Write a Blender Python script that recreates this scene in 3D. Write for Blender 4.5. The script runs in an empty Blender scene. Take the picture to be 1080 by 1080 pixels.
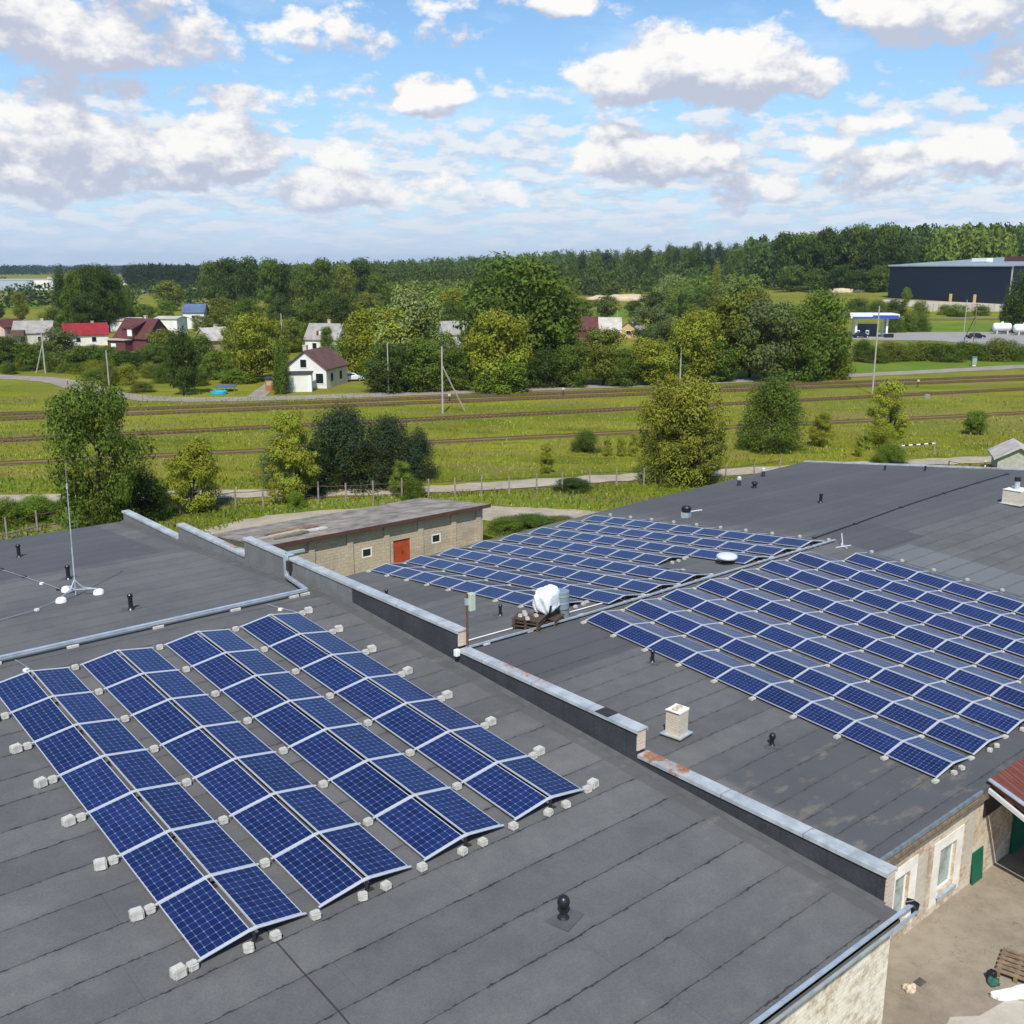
import bpy, bmesh, math, random
import numpy as np
from mathutils import Vector, Matrix
random.seed(7); RNG = np.random.default_rng(11)
S = bpy.context.scene
COL = S.collection
R = math.radians

# ------------------------------------------------------------------ camera
F_PX = 1081.0; PIT = R(13.468); YAW = R(49.733)
CAM = np.array([-15.118, 0.0, 18.4])
FW = np.array([math.cos(YAW)*math.cos(PIT), math.sin(YAW)*math.cos(PIT), -math.sin(PIT)])
RT = np.array([math.sin(YAW), -math.cos(YAW), 0.0])
UP = np.cross(RT, FW)
FH = np.array([math.cos(YAW), math.sin(YAW), 0.0])
cd = bpy.data.cameras.new('camera'); cam = bpy.data.objects.new('camera', cd); COL.objects.link(cam)
cd.sensor_width = 36; cd.lens = 36*F_PX/1080; cd.clip_start = .5; cd.clip_end = 30000
cam.location = CAM; cam.rotation_euler = (math.pi/2-PIT, 0, YAW-math.pi/2)
S.camera = cam

# ------------------------------------------------------------------ sun, sky, exposure
SUN_DIR = np.array([-.70*math.cos(R(50)), -.714*math.cos(R(50)), math.sin(R(50))])   # towards the sun
SUN_DIR /= np.linalg.norm(SUN_DIR)
sd = bpy.data.lights.new('sun', 'SUN'); sun = bpy.data.objects.new('sun', sd); COL.objects.link(sun)
sd.energy = 4.4; sd.angle = R(.55); sd.color = (1, .95, .87)
sun.rotation_euler = Vector(SUN_DIR).to_track_quat('Z', 'Y').to_euler()
S.view_settings.view_transform = 'Standard'; S.view_settings.look = 'None'
S.view_settings.exposure = 0.12; S.view_settings.gamma = 1
try: S.view_settings.use_curve_mapping = False
except Exception: pass

class NT:
    """small helper to write shader nodes"""
    def __init__(s, tree): s.t = tree; s.n = tree.nodes; s.l = tree.links
    def node(s, typ, **kw):
        n = s.n.new(typ)
        for k, v in kw.items(): setattr(n, k, v)
        return n
    def put(s, sock, v):
        if v is None: return
        if isinstance(v, bpy.types.NodeSocket): s.l.new(v, sock)
        else:
            if sock.type == 'RGBA' and len(v) == 3: v = (*v, 1)
            sock.default_value = v
    def m(s, op, a, b=None, c=None, clamp=False):
        n = s.node('ShaderNodeMath', operation=op, use_clamp=clamp)
        for i, v in enumerate((a, b, c)):
            if v is not None: s.put(n.inputs[i], v)
        return n.outputs[0]
    def vm(s, op, a, b=None):
        n = s.node('ShaderNodeVectorMath', operation=op); s.put(n.inputs[0], a)
        if b is not None: s.put(n.inputs[1], b)
        return n.outputs['Value'] if op in ('DOT_PRODUCT', 'LENGTH') else n.outputs[0]
    def sstep(s, x, a, b, lo=0., hi=1.):
        n = s.node('ShaderNodeMapRange', interpolation_type='SMOOTHSTEP')
        for k, v in (('Value', x), ('From Min', a), ('From Max', b), ('To Min', lo), ('To Max', hi)): s.put(n.inputs[k], v)
        return n.outputs[0]
    def mix(s, f, a, b, blend='MIX'):
        n = s.node('ShaderNodeMix', data_type='RGBA', blend_type=blend)
        s.put(n.inputs['Factor'], f); s.put(n.inputs['A'], a) if False else None
        s.put(n.inputs[6], a); s.put(n.inputs[7], b)
        return n.outputs[2]
    def noise(s, vec, scale, detail=4, rough=.55, out=0):
        n = s.node('ShaderNodeTexNoise'); s.put(n.inputs['Vector'], vec)
        n.inputs['Scale'].default_value = scale; n.inputs['Detail'].default_value = detail; n.inputs['Roughness'].default_value = rough
        return n.outputs[out]
    def sep(s, v):
        n = s.node('ShaderNodeSeparateXYZ'); s.put(n.inputs[0], v); return n.outputs[0], n.outputs[1], n.outputs[2]
    def comb(s, x=0., y=0., z=0.):
        n = s.node('ShaderNodeCombineXYZ')
        for i, v in enumerate((x, y, z)): s.put(n.inputs[i], v)
        return n.outputs[0]
    def rect(s, x, y, x0, x1, y0, y1, soft=.02):
        a = s.m('MULTIPLY', s.sstep(x, x0-soft, x0+soft), s.sstep(x, x1-soft, x1+soft, 1., 0.))
        b = s.m('MULTIPLY', s.sstep(y, y0-soft, y0+soft), s.sstep(y, y1-soft, y1+soft, 1., 0.))
        return s.m('MULTIPLY', a, b)

def px_azel(px, py):
    d = FW*F_PX + RT*(px-540) + UP*(540-py); d = d/np.linalg.norm(d)
    return math.atan2(d@RT, d@FH), math.asin(d[2])

def make_world():
    w = bpy.data.worlds.new('World'); S.world = w; w.use_nodes = True
    T = NT(w.node_tree); T.n.clear()
    out = T.node('ShaderNodeOutputWorld'); bg = T.node('ShaderNodeBackground'); T.l.new(bg.outputs[0], out.inputs[0])
    sky = T.node('ShaderNodeTexSky', sky_type='NISHITA', sun_disc=False)
    sky.sun_elevation = R(50); sky.sun_rotation = math.atan2(SUN_DIR[0], SUN_DIR[1])
    sky.altitude = 50; sky.air_density = 1.0; sky.dust_density = .6; sky.ozone_density = 2.0
    tc = T.node('ShaderNodeTexCoord').outputs['Generated']
    # cloud density as a group of direction (azimuth, elevation)
    g = bpy.data.node_groups.new('cloud_density', 'ShaderNodeTree')
    for n_ in ('az', 'el'): g.interface.new_socket(n_, in_out='INPUT', socket_type='NodeSocketFloat')
    for n_ in ('d', 'd2'): g.interface.new_socket(n_, in_out='OUTPUT', socket_type='NodeSocketFloat')
    G_ = NT(g); gi = G_.node('NodeGroupInput'); go = G_.node('NodeGroupOutput')
    az, el = gi.outputs['az'], gi.outputs['el']
    p = G_.comb(az, G_.m('MULTIPLY', el, 1.5), 0.)
    n1 = G_.noise(p, 17., 10, .58); n2 = G_.noise(p, 5., 3, .5)
    nn = G_.m('SUBTRACT', G_.m('ADD', G_.m('MULTIPLY', n1, 2.1), G_.m('MULTIPLY', n2, .7)), 1.50)
    # billowy cumulus: (px, py, half width, half height up, half height down, strength), in photo degrees
    blobs = [(750, 82, 140, 52, 30, 1.25), (695, 168, 92, 34, 26, .95), (458, 103, 42, 26, 20, 1.05), (215, 165, 85, 38, 30, 1.05),
             (60, 160, 105, 62, 42, 1.0), (60, 38, 190, 70, 30, .85), (350, 35, 130, 30, 24, .55), (915, 131, 40, 15, 12, .95),
             (960, 165, 150, 24, 34, .62), (1000, 12, 110, 46, 28, .85), (1050, 78, 50, 20, 16, .5), (365, 165, 46, 16, 16, .5),
             (290, 100, 120, 14, 12, .40), (560, 0, 120, 18, 14, .5), (480, 205, 90, 22, 20, .6), (330, 200, 60, 24, 20, .6), (1060, 185, 70, 30, 26, .6), (800, 200, 60, 20, 24, .5), (120, 95, 60, 14, 14, .45)]
    tot = None
    for (bx, by, hw, hu, hd, st) in blobs:
        a0, e0 = px_azel(bx, by); hw_, hu_, hd_ = hw/F_PX, hu/F_PX, hd/F_PX
        dx = G_.m('DIVIDE', G_.m('SUBTRACT', az, a0), hw_)
        dyr = G_.m('SUBTRACT', el, e0)
        dy = G_.m('MAXIMUM', G_.m('DIVIDE', dyr, hu_), G_.m('DIVIDE', dyr, -hd_))
        r2 = G_.m('ADD', G_.m('MULTIPLY', dx, dx), G_.m('MULTIPLY', dy, dy))
        b = G_.m('MULTIPLY', G_.m('SUBTRACT', 1.12, r2), st)
        tot = b if tot is None else G_.m('MAXIMUM', tot, b)
    tot = G_.m('MAXIMUM', tot, -.75)
    G_.l.new(G_.m('ADD', G_.m('MULTIPLY', tot, .50), nn), go.inputs['d'])
    # low perspective layer of small stratocumulus near the horizon, laid out on a high flat sheet
    ln = G_.m('LOGARITHM', G_.m('ADD', G_.m('MAXIMUM', el, 0.), .055), math.e)
    q = G_.comb(G_.m('MULTIPLY', az, 11.), G_.m('MULTIPLY', ln, 4.6), 3.)
    n3 = G_.m('ADD', G_.m('MULTIPLY', G_.noise(q, 2.3, 10, .57), 1.3), -.15)
    cov = G_.m('MULTIPLY', G_.sstep(el, .20, .09), G_.sstep(el, -.01, .03, .6, 1.))
    G_.l.new(G_.m('ADD', G_.m('SUBTRACT', n3, .69), G_.m('MULTIPLY', cov, .32)), go.inputs['d2'])
    # direction -> azimuth, elevation
    x = T.vm('DOT_PRODUCT', tc, tuple(RT)); y = T.vm('DOT_PRODUCT', tc, tuple(FH)); z = T.sep(tc)[2]
    azw = T.m('ARCTAN2', x, y); elw = T.m('ARCSINE', z)
    def dens(a, e):
        n = T.node('ShaderNodeGroup'); n.node_tree = g; T.put(n.inputs[0], a); T.put(n.inputs[1], e); return n.outputs
    A = dens(azw, elw); B = dens(T.m('ADD', azw, -.010), T.m('ADD', elw, .030)); C2 = dens(azw, T.m('ADD', elw, .007)); C3 = dens(azw, T.m('ADD', elw, .009))
    alpha = T.sstep(A['d'], -.08, .20)
    relief = T.m('ADD', T.m('MULTIPLY', T.m('SUBTRACT', A['d'], B['d']), 1.15), T.m('MULTIPLY', T.m('SUBTRACT', A['d'], C3['d']), .8))
    lit = T.sstep(relief, -.22, .74)
    ccol = T.mix(lit, (5.0, 5.4, 6.6), (9.2, 9.1, 8.95))
    alpha2 = T.m('MULTIPLY', T.sstep(A['d2'], -.04, .15), .82)
    lit2 = T.sstep(T.m('SUBTRACT', A['d2'], C3['d2']), -.16, .16)
    c2 = T.mix(lit2, (5.4, 6.2, 7.7), (8.3, 8.3, 8.4))
    # thin pale wisps and the whitish band of sky above the horizon
    wis = T.noise(T.comb(T.m('MULTIPLY', azw, 2.6), T.m('MULTIPLY', elw, 7.), 5.), 2.6, 6, .55)
    wisp = T.m('MULTIPLY', T.sstep(wis, .50, .78), .38)
    base = T.mix(1., sky.outputs[0], (.98, 1.24, 1.42), 'MULTIPLY')
    base = T.mix(T.sstep(elw, .30, 0., 0., .55), base, (5.0, 7.1, 9.3))
    c = T.mix(wisp, base, (8.4, 9.2, 9.8))
    c = T.mix(alpha2, c, c2)
    c = T.mix(alpha, c, ccol)
    c = T.mix(T.sstep(elw, .085, -.002, 0., .80), c, (5.6, 6.7, 8.4))
    T.l.new(c, bg.inputs['Color']); bg.inputs['Strength'].default_value = .1
make_world()

# ------------------------------------------------------------------ terrain and pixel -> place
def smooth(x, a, b):
    t = np.clip((x-a)/(b-a), 0, 1); return t*t*(3-2*t)
def terrain(x, y):
    dx, dy = np.asarray(x)-CAM[0], np.asarray(y)-CAM[1]
    r = np.hypot(dx, dy); a = np.degrees(np.arctan2(dx*RT[0]+dy*RT[1], dx*FH[0]+dy*FH[1]))
    hc = np.interp(a, [-40, -23, -17, -12, -3, 3, 12, 20, 40], [0, 0, 0, 2, 12, 22, 26, 20, 10])
    hr = np.interp(a, [-40, 6, 11, 15, 19, 24, 40], [0, 0, 1, 4, 10, 12, 10])
    near = np.interp(a, [-40, 8, 14, 40], [0, 0, 1, 1])*3.2
    return hc*smooth(r, 560, 1500) + hr*smooth(r, 430, 760)*(1-.6*smooth(r, 900, 1800)) + near*smooth(r, 300, 470)
def ray(px, py):
    d = FW*F_PX + RT*(px-540) + UP*(540-py); return d/np.linalg.norm(d)
def G(px, py, z=0.0):
    d = ray(px, py); t = (z-CAM[2])/d[2]; return CAM + d*t
def GT(px, py):
    """where the sight line meets the ground, hills included"""
    d = ray(px, py); t = 20.
    while t < 6000:
        p = CAM+d*t
        if p[2] <= float(terrain(p[0], p[1])): return p
        t += max(1., t*.004)
    return CAM+d*6000
def plane_y(px, py, Y): d = ray(px, py); return CAM+d*(Y/d[1])
def dist(p): return float((np.asarray(p)-CAM)@FW)
def seen(p, m=25):
    v = np.asarray(p, float)-CAM; d = v@FW
    if d <= 0: return False
    x, y = 540+F_PX*(v@RT)/d, 540-F_PX*(v@UP)/d
    return -m < x < 1080+m and -m < y < 1080+m

# ------------------------------------------------------------------ mesh building
class MB:
    def __init__(s): s.v = []; s.f = []; s.mi = []
    def add(s, vs, fs, mi=0):
        o = len(s.v); s.v += [tuple(map(float, q)) for q in vs]; s.f += [tuple(i+o for i in f) for f in fs]; s.mi += [mi]*len(fs); return s
    def box(s, c, d, rz=0, mi=0, M=None):
        hx, hy, hz = d[0]/2, d[1]/2, d[2]/2
        vs = [Vector((sx*hx, sy*hy, sz*hz)) for sz in (-1, 1) for sy in (-1, 1) for sx in (-1, 1)]
        Q = Matrix.Rotation(rz, 3, 'Z') if M is None else M
        vs = [Q @ q + Vector(c) for q in vs]
        return s.add(vs, [(0,2,3,1),(4,5,7,6),(0,1,5,4),(2,6,7,3),(0,4,6,2),(1,3,7,5)], mi)
    def b2(s, x0, x1, y0, y1, z0, z1, mi=0):
        return s.box(((x0+x1)/2, (y0+y1)/2, (z0+z1)/2), (abs(x1-x0), abs(y1-y0), abs(z1-z0)), 0, mi)
    def cyl(s, a, b, r0, r1=None, n=10, mi=0, cap=True):
        r1 = r0 if r1 is None else r1; a, b = Vector(a), Vector(b); ax = (b-a).normalized()
        u = ax.orthogonal().normalized(); w = ax.cross(u)
        vs = []
        for (c, r) in ((a, r0), (b, r1)):
            for i in range(n):
                t = 2*math.pi*i/n; vs.append(c+u*(math.cos(t)*r)+w*(math.sin(t)*r))
        fs = [(i, (i+1) % n, n+(i+1) % n, n+i) for i in range(n)]
        if cap: fs += [tuple(range(n))[::-1], tuple(range(n, 2*n))]
        return s.add(vs, fs, mi)
    def tube(s, pts, r, n=6, mi=0):
        for i in range(len(pts)-1): s.cyl(pts[i], pts[i+1], r, r, n, mi)
        return s
    def lathe(s, prof, c=(0, 0, 0), n=16, mi=0):
        vs = []; c = Vector(c)
        for (r, z) in prof:
            for i in range(n):
                t = 2*math.pi*i/n; vs.append(c+Vector((r*math.cos(t), r*math.sin(t), z)))
        fs = [(k*n+i, k*n+(i+1) % n, (k+1)*n+(i+1) % n, (k+1)*n+i) for k in range(len(prof)-1) for i in range(n)]
        fs += [tuple(range(n))[::-1], tuple(range((len(prof)-1)*n, len(prof)*n))]
        return s.add(vs, fs, mi)
    def prism(s, poly, z0, z1, mi=0):
        n = len(poly); z0 = [z0]*n if np.isscalar(z0) else z0; z1 = [z1]*n if np.isscalar(z1) else z1
        vs = [(p[0], p[1], z0[i]) for i, p in enumerate(poly)]+[(p[0], p[1], z1[i]) for i, p in enumerate(poly)]
        return s.add(vs, [tuple(range(n))[::-1], tuple(range(n, 2*n))]+[(i, (i+1) % n, n+(i+1) % n, n+i) for i in range(n)], mi)
    def extr(s, prof, p0, p1, mi=0):
        """profile of (offset sideways, height) swept along p0->p1"""
        p0, p1 = Vector(p0), Vector(p1); d = (p1-p0); d.z = 0; d.normalize(); sd_ = Vector((d.y, -d.x, 0)); n = len(prof)
        vs = [p0+sd_*a+Vector((0, 0, b)) for a, b in prof]+[p1+sd_*a+Vector((0, 0, b)) for a, b in prof]
        return s.add(vs, [tuple(range(n))[::-1], tuple(range(n, 2*n))]+[(i, (i+1) % n, n+(i+1) % n, n+i) for i in range(n)], mi)
    def mesh(s, name, mats, smooth=False, fix=True):
        me = bpy.data.meshes.new(name); me.from_pydata(s.v, [], s.f); me.polygons.foreach_set('material_index', s.mi)
        for m_ in (mats if isinstance(mats, (list, tuple)) else [mats]): me.materials.append(m_)
        if fix:
            bm = bmesh.new(); bm.from_mesh(me); bmesh.ops.recalc_face_normals(bm, faces=bm.faces); bm.to_mesh(me); bm.free()
        if smooth: me.polygons.foreach_set('use_smooth', [True]*len(me.polygons))
        return me
    def build(s, name, mats, parent=None, loc=None, smooth=False, bevel=0, label=None, fix=True):
        o = bpy.data.objects.new(name, s.mesh(name, mats, smooth, fix)); COL.objects.link(o)
        if parent is not None: o.parent = parent
        if loc is not None: o.location = loc
        if bevel:
            b = o.modifiers.new('bevel', 'BEVEL'); b.width = bevel; b.segments = 2; b.limit_method = 'ANGLE'
        if label: o['label'] = label
        return o
def empty(name, label, cat, loc=(0, 0, 0), rz=0, group=None):
    o = bpy.data.objects.new(name, None); COL.objects.link(o); o.empty_display_size = .2
    o.location = tuple(map(float, loc)); o.rotation_euler = (0, 0, rz); return tag(o, label, cat, group)
def tag(o, label, cat, group=None):
    o['label'] = label; o['category'] = cat
    if group: o['group'] = group
    return o
def kind(o, k, label=None):
    o['kind'] = k
    if label: o['label'] = label
    return o
def dup(root, loc=None, rz=None, label=None, group=None, scale=None, matrix=None):
    r = root.copy(); COL.objects.link(r)
    if loc is not None: r.location = tuple(map(float, loc))
    if rz is not None: r.rotation_euler = (0, 0, rz)
    if scale is not None: r.scale = scale
    if matrix is not None: r.matrix_world = matrix
    if label: r['label'] = label
    if group: r['group'] = group
    for ch in list(root.children):
        c = ch.copy(); COL.objects.link(c); c.parent = r
        for g in list(ch.children):
            d = g.copy(); COL.objects.link(d); d.parent = c
    return r
def remove_tree(root):
    for ch in list(root.children):
        for g in list(ch.children): bpy.data.objects.remove(g)
        bpy.data.objects.remove(ch)
    bpy.data.objects.remove(root)
ORD = ['first', 'second', 'third', 'fourth', 'fifth', 'sixth', 'seventh', 'eighth', 'ninth', 'tenth', 'eleventh', 'twelfth', 'thirteenth', 'fourteenth', 'fifteenth', 'sixteenth', 'seventeenth', 'eighteenth', 'nineteenth', 'twentieth', 'twenty-first', 'twenty-second', 'twenty-third', 'twenty-fourth', 'twenty-fifth', 'twenty-sixth']

# ------------------------------------------------------------------ materials
MATS = {}
def mat(name, col=(.5, .5, .5), rough=.8, metal=0., spec=.3, var=.0, vscale=3., bump=0., bscale=20., emit=None):
    """plain surface with a little procedural colour variation and bump"""
    m = bpy.data.materials.new(name); m.use_nodes = True; T = NT(m.node_tree)
    b = T.n['Principled BSDF']; b.inputs['Roughness'].default_value = rough; b.inputs['Metallic'].default_value = metal
    b.inputs['Specular IOR Level'].default_value = spec
    oc = T.node('ShaderNodeTexCoord').outputs['Object']
    if var:
        n = T.sstep(T.noise(oc, vscale, 6, .6), .3, .7)
        lo = tuple(c*(1-var) for c in col); hi = tuple(min(1, c*(1+var)) for c in col)
        T.l.new(T.mix(n, lo, hi), b.inputs['Base Color'])
    else: b.inputs['Base Color'].default_value = (*col, 1)
    if bump:
        bp = T.node('ShaderNodeBump'); bp.inputs['Strength'].default_value = bump; bp.inputs['Distance'].default_value = .02
        T.l.new(T.noise(oc, bscale, 4), bp.inputs['Height']); T.l.new(bp.outputs[0], b.inputs['Normal'])
    MATS[name] = m; return m
def base_mat(name, rough=.85, spec=.25):
    m = bpy.data.materials.new(name); m.use_nodes = True; T = NT(m.node_tree); b = T.n['Principled BSDF']
    b.inputs['Roughness'].default_value = rough; b.inputs['Specular IOR Level'].default_value = spec
    oc = T.node('ShaderNodeTexCoord').outputs['Object']; MATS[name] = m; return m, T, b, oc
def bump(T, b, h, st=.4, di=.02):
    bp = T.node('ShaderNodeBump'); bp.inputs['Strength'].default_value = st; bp.inputs['Distance'].default_value = di
    T.put(bp.inputs['Height'], h); T.l.new(bp.outputs[0], b.inputs['Normal'])

def roof_mat(name, lower):
    m, T, b, oc = base_mat(name, .82, .3)
    x, y, z = T.sep(oc)
    big = T.noise(oc, .22, 5, .6); mid = T.noise(oc, 1.6, 5, .6); fine = T.noise(oc, 60., 3, .7)
    g = T.m('ADD', T.m('MULTIPLY', big, .5), T.m('ADD', T.m('MULTIPLY', mid, .3), T.m('MULTIPLY', fine, .35)))
    col = T.mix(T.sstep(g, .40, .74), (.096, .096, .097), (.146, .145, .142))
    gr = T.noise(oc, 24., 4, .8); col = T.mix(1., col, T.mix(T.sstep(gr, .30, .70), (.88, .88, .88), (1.12, 1.12, 1.11)), 'MULTIPLY')
    pud = T.m('ABSOLUTE', T.m('SUBTRACT', T.noise(oc, .55, 3, .5), .56)); col = T.mix(T.m('MULTIPLY', T.sstep(pud, .012, .0, 0., 1.), .07), col, (.20, .19, .17))
    scr = T.noise(T.vm('MULTIPLY', oc, (.25, 3., 1.)), 1.3, 5, .75); col = T.mix(T.m('MULTIPLY', T.sstep(scr, .60, .78), .22), col, (.185, .178, .165))
    # each membrane strip has a slightly different age
    strip = T.m('FLOOR', T.m('DIVIDE', T.m('SUBTRACT', y, .11), .945))
    wn = T.node('ShaderNodeTexWhiteNoise', noise_dimensions='1D'); T.put(wn.inputs['W'], strip)
    col = T.mix(1., col, T.mix(wn.outputs['Value'], (.86, .86, .87), (1.10, 1.09, 1.07)), 'MULTIPLY')
    dark = (.070, .072, .079)
    if lower:
        m1 = T.rect(x, y, 7.5, 15.2, 12., 17.2, .25); m2 = T.rect(x, y, .6, 12.7, 25.2, 28.85, .1)
        m3 = T.rect(x, y, 12.0, 30., 12., 14.6, .3); m4 = T.rect(x, y, 31.5, 36.5, 26.4, 30.5, .1)
        pat = T.m('MAXIMUM', T.m('MAXIMUM', m1, m2), T.m('MAXIMUM', m3, m4))
        far = T.sstep(x, 31., 34.)
        back = T.m('MULTIPLY', far, T.sstep(y, 27.3, 27.6))
        pat = T.m('MAXIMUM', pat, T.m('MULTIPLY', back, .75))
        col = T.mix(T.m('MULTIPLY', pat, .72), col, dark)
        lt = T.rect(x, y, 31.4, 34.4, 19.0, 26.2, .08)
        col = T.mix(T.m('MULTIPLY', lt, .6), col, (.165, .18, .185))
        sw = T.noise(T.vm('MULTIPLY', oc, (1., 2.2, 1.)), .8, 5, .65)
        stain = T.m('MULTIPLY', T.sstep(sw, .53, .70), T.rect(x, y, 6., 22., 12., 16.8, .8))
        col = T.mix(T.m('MULTIPLY', stain, .62), col, (.20, .175, .14))
    else:
        bk = T.rect(x, y, -60., -1.2, 36.5, 60., .1)
        col = T.mix(T.m('MULTIPLY', bk, .6), col, dark)
        fl = T.rect(x, y, -.42, .2, 0., 60., .03)
        col = T.mix(T.m('MULTIPLY', fl, .55), col, (.085, .083, .084))
        sw = T.noise(T.vm('MULTIPLY', oc, (1., 1.8, 1.)), .9, 5, .65)
        stain = T.m('MULTIPLY', T.sstep(sw, .57, .72), T.m('MAXIMUM', T.sstep(x, -2.6, -.6), T.sstep(y, 9.6, 8.2)))
        col = T.mix(T.m('MULTIPLY', stain, .45), col, (.21, .19, .15))
    # seams along the roof: wobbling tar lines with beads
    wob = T.m('MULTIPLY', T.m('SUBTRACT', T.noise(T.comb(x, T.m('MULTIPLY', y, .3), 0.), 1.7, 4, .7), .5), .055)
    yy = T.m('ADD', T.m('DIVIDE', T.m('SUBTRACT', T.m('ADD', y, wob), .11), .945), 0.)
    fr = T.m('ABSOLUTE', T.m('SUBTRACT', T.m('FRACT', yy), .5))
    dist_ = T.m('MULTIPLY', T.m('SUBTRACT', .5, fr), .945)
    bead = T.noise(T.comb(x, T.m('MULTIPLY', strip, 7.3), 0.), 3.2, 5, .75)
    w = T.sstep(bead, .44, .74, .005, .042)
    seam = T.sstep(T.m('SUBTRACT', dist_, w), -.012, .012, 1., 0.)
    stop = T.sstep(x, -.45, -.40, 1., 0.) if not lower else 1.
    vis = T.m('MULTIPLY', T.sstep(T.noise(T.comb(T.m('MULTIPLY', x, .25), T.m('MULTIPLY', strip, 3.1), 2.), 1.1, 2), .28, .45, .5, 1.), T.sstep(T.noise(T.comb(x, T.m('MULTIPLY', strip, 5.7), 4.), 1.6, 4, .8), .36, .46, .35, 1.))
    seam = T.m('MULTIPLY', seam, T.m('MULTIPLY', vis, stop))
    seam = T.m('MULTIPLY', seam, T.sstep(y, 26.5, 27., 1., .35) if not lower else T.sstep(y, 27., 27.4, .8, .35))
    bleed = T.m('MULTIPLY', T.sstep(dist_, .16, .0, 0., 1.), T.sstep(bead, .35, .65, .05, .30)); col = T.mix(bleed, col, (.062, .060, .060))
    # cross laps every few metres, shifted per strip
    off = T.m('MULTIPLY', wn.outputs['Value'], 7.)
    fx = T.m('ABSOLUTE', T.m('SUBTRACT', T.m('FRACT', T.m('DIVIDE', T.m('ADD', x, off), 7.5)), .5))
    lap = T.m('MULTIPLY', T.sstep(fx, .4985, .4992), .22)
    col = T.mix(T.m('MAXIMUM', T.m('MULTIPLY', seam, .93), lap), col, (.024, .018, .020))
    if not lower:
        jx = T.m('ABSOLUTE', T.m('SUBTRACT', T.m('ADD', x, T.m('MULTIPLY', T.noise(oc, .8, 3), .05)), -8.72)); col = T.mix(T.m('MULTIPLY', T.sstep(jx, .022, .012, 0., 1.), T.m('MULTIPLY', T.sstep(y, 13.9, 13.6), .8)), col, (.03, .022, .022))
    T.l.new(col, b.inputs['Base Color'])
    T.l.new(T.sstep(mid, .3, .7, .72, .92), b.inputs['Roughness'])
    bump(T, b, T.m('ADD', T.m('MULTIPLY', fine, .25), T.m('ADD', T.m('MULTIPLY', seam, -.6), T.m('MULTIPLY', mid, .8))), .35, .03)
    return m
M_ROOF_N = roof_mat('membrane_near', False); M_ROOF_F = roof_mat('membrane_lower', True)

def brick_mat(name, c1, c2, mortar, stain, bw=.26, bh=.085, st=.5, msize=.012, sc=.5):
    m, T, b, oc = base_mat(name, .9, .15)
    x, y, z = T.sep(oc); uv = T.comb(T.m('ADD', x, y), z, 0.)
    n = T.node('ShaderNodeTexBrick'); T.put(n.inputs['Vector'], uv)
    for k, v in (('Color1', c1), ('Color2', c2), ('Mortar', mortar)): n.inputs[k].default_value = (*v, 1)
    n.inputs['Scale'].default_value = 1.; n.inputs['Brick Width'].default_value = bw; n.inputs['Row Height'].default_value = bh; n.inputs['Mortar Size'].default_value = msize
    col = n.outputs[0]
    s1 = T.noise(oc, sc, 6, .65); s2 = T.noise(uv, 5.5, 5, .75)
    f = T.m('MULTIPLY', T.sstep(T.m('ADD', T.m('MULTIPLY', s1, .62), T.m('MULTIPLY', s2, .48)), .50, .66), st)
    col = T.mix(f, col, stain)
    T.l.new(col, b.inputs['Base Color'])
    bump(T, b, T.m('ADD', T.m('MULTIPLY', n.outputs['Fac'], -1.), T.m('MULTIPLY', s2, .8)), .6, .02)
    return m
M_BRICK = brick_mat('pale_brick', (.82, .72, .57), (.90, .83, .71), (.78, .72, .61), (.40, .28, .18), st=.8, sc=.9)
M_BRICK2 = brick_mat('tan_brick', (.58, .46, .33), (.70, .60, .46), (.66, .58, .47), (.32, .21, .13), st=.75, sc=.8)
M_BRICK_END = brick_mat('pink_brick', (.56, .43, .33), (.62, .49, .38), (.62, .56, .48), (.34, .22, .15), st=.3, bw=.25, bh=.08)
M_SHED = brick_mat('grey_block', (.47, .39, .29), (.52, .44, .335), (.40, .34, .26), (.26, .22, .17), bw=.4, bh=.2, st=.5)
M_CHIM = brick_mat('chimney_brick', (.58, .51, .40), (.64, .58, .47), (.50, .45, .37), (.36, .29, .21), bw=.25, bh=.08, st=.35)
M_PLASTER = mat('plaster', (.78, .73, .63), .9, var=.12, vscale=3, bump=.3)
M_FIREWALL = None
def firewall_mat():
    m, T, b, oc = base_mat('bitumen_face', .8, .25)
    x, y, z = T.sep(oc)
    n = T.noise(oc, 1.3, 6, .6); f = T.noise(oc, 14., 5, .7)
    g = T.m('ADD', T.m('MULTIPLY', n, .6), T.m('MULTIPLY', f, .4))
    old = T.mix(T.sstep(g, .35, .7), (.145, .145, .142), (.20, .20, .195))
    new = T.mix(T.sstep(g, .35, .7), (.034, .035, .040), (.060, .061, .068))
    col = T.mix(T.sstep(y, 25.15, 25.22, 0., 1.), new, old)
    fr = T.m('ABSOLUTE', T.m('SUBTRACT', T.m('FRACT', y), .5))
    col = T.mix(T.m('MULTIPLY', T.sstep(fr, .485, .495), .5), col, (.02, .02, .022))
    T.l.new(col, b.inputs['Base Color']); bump(T, b, g, .6, .05); return m
M_FIREWALL = firewall_mat()
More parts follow.
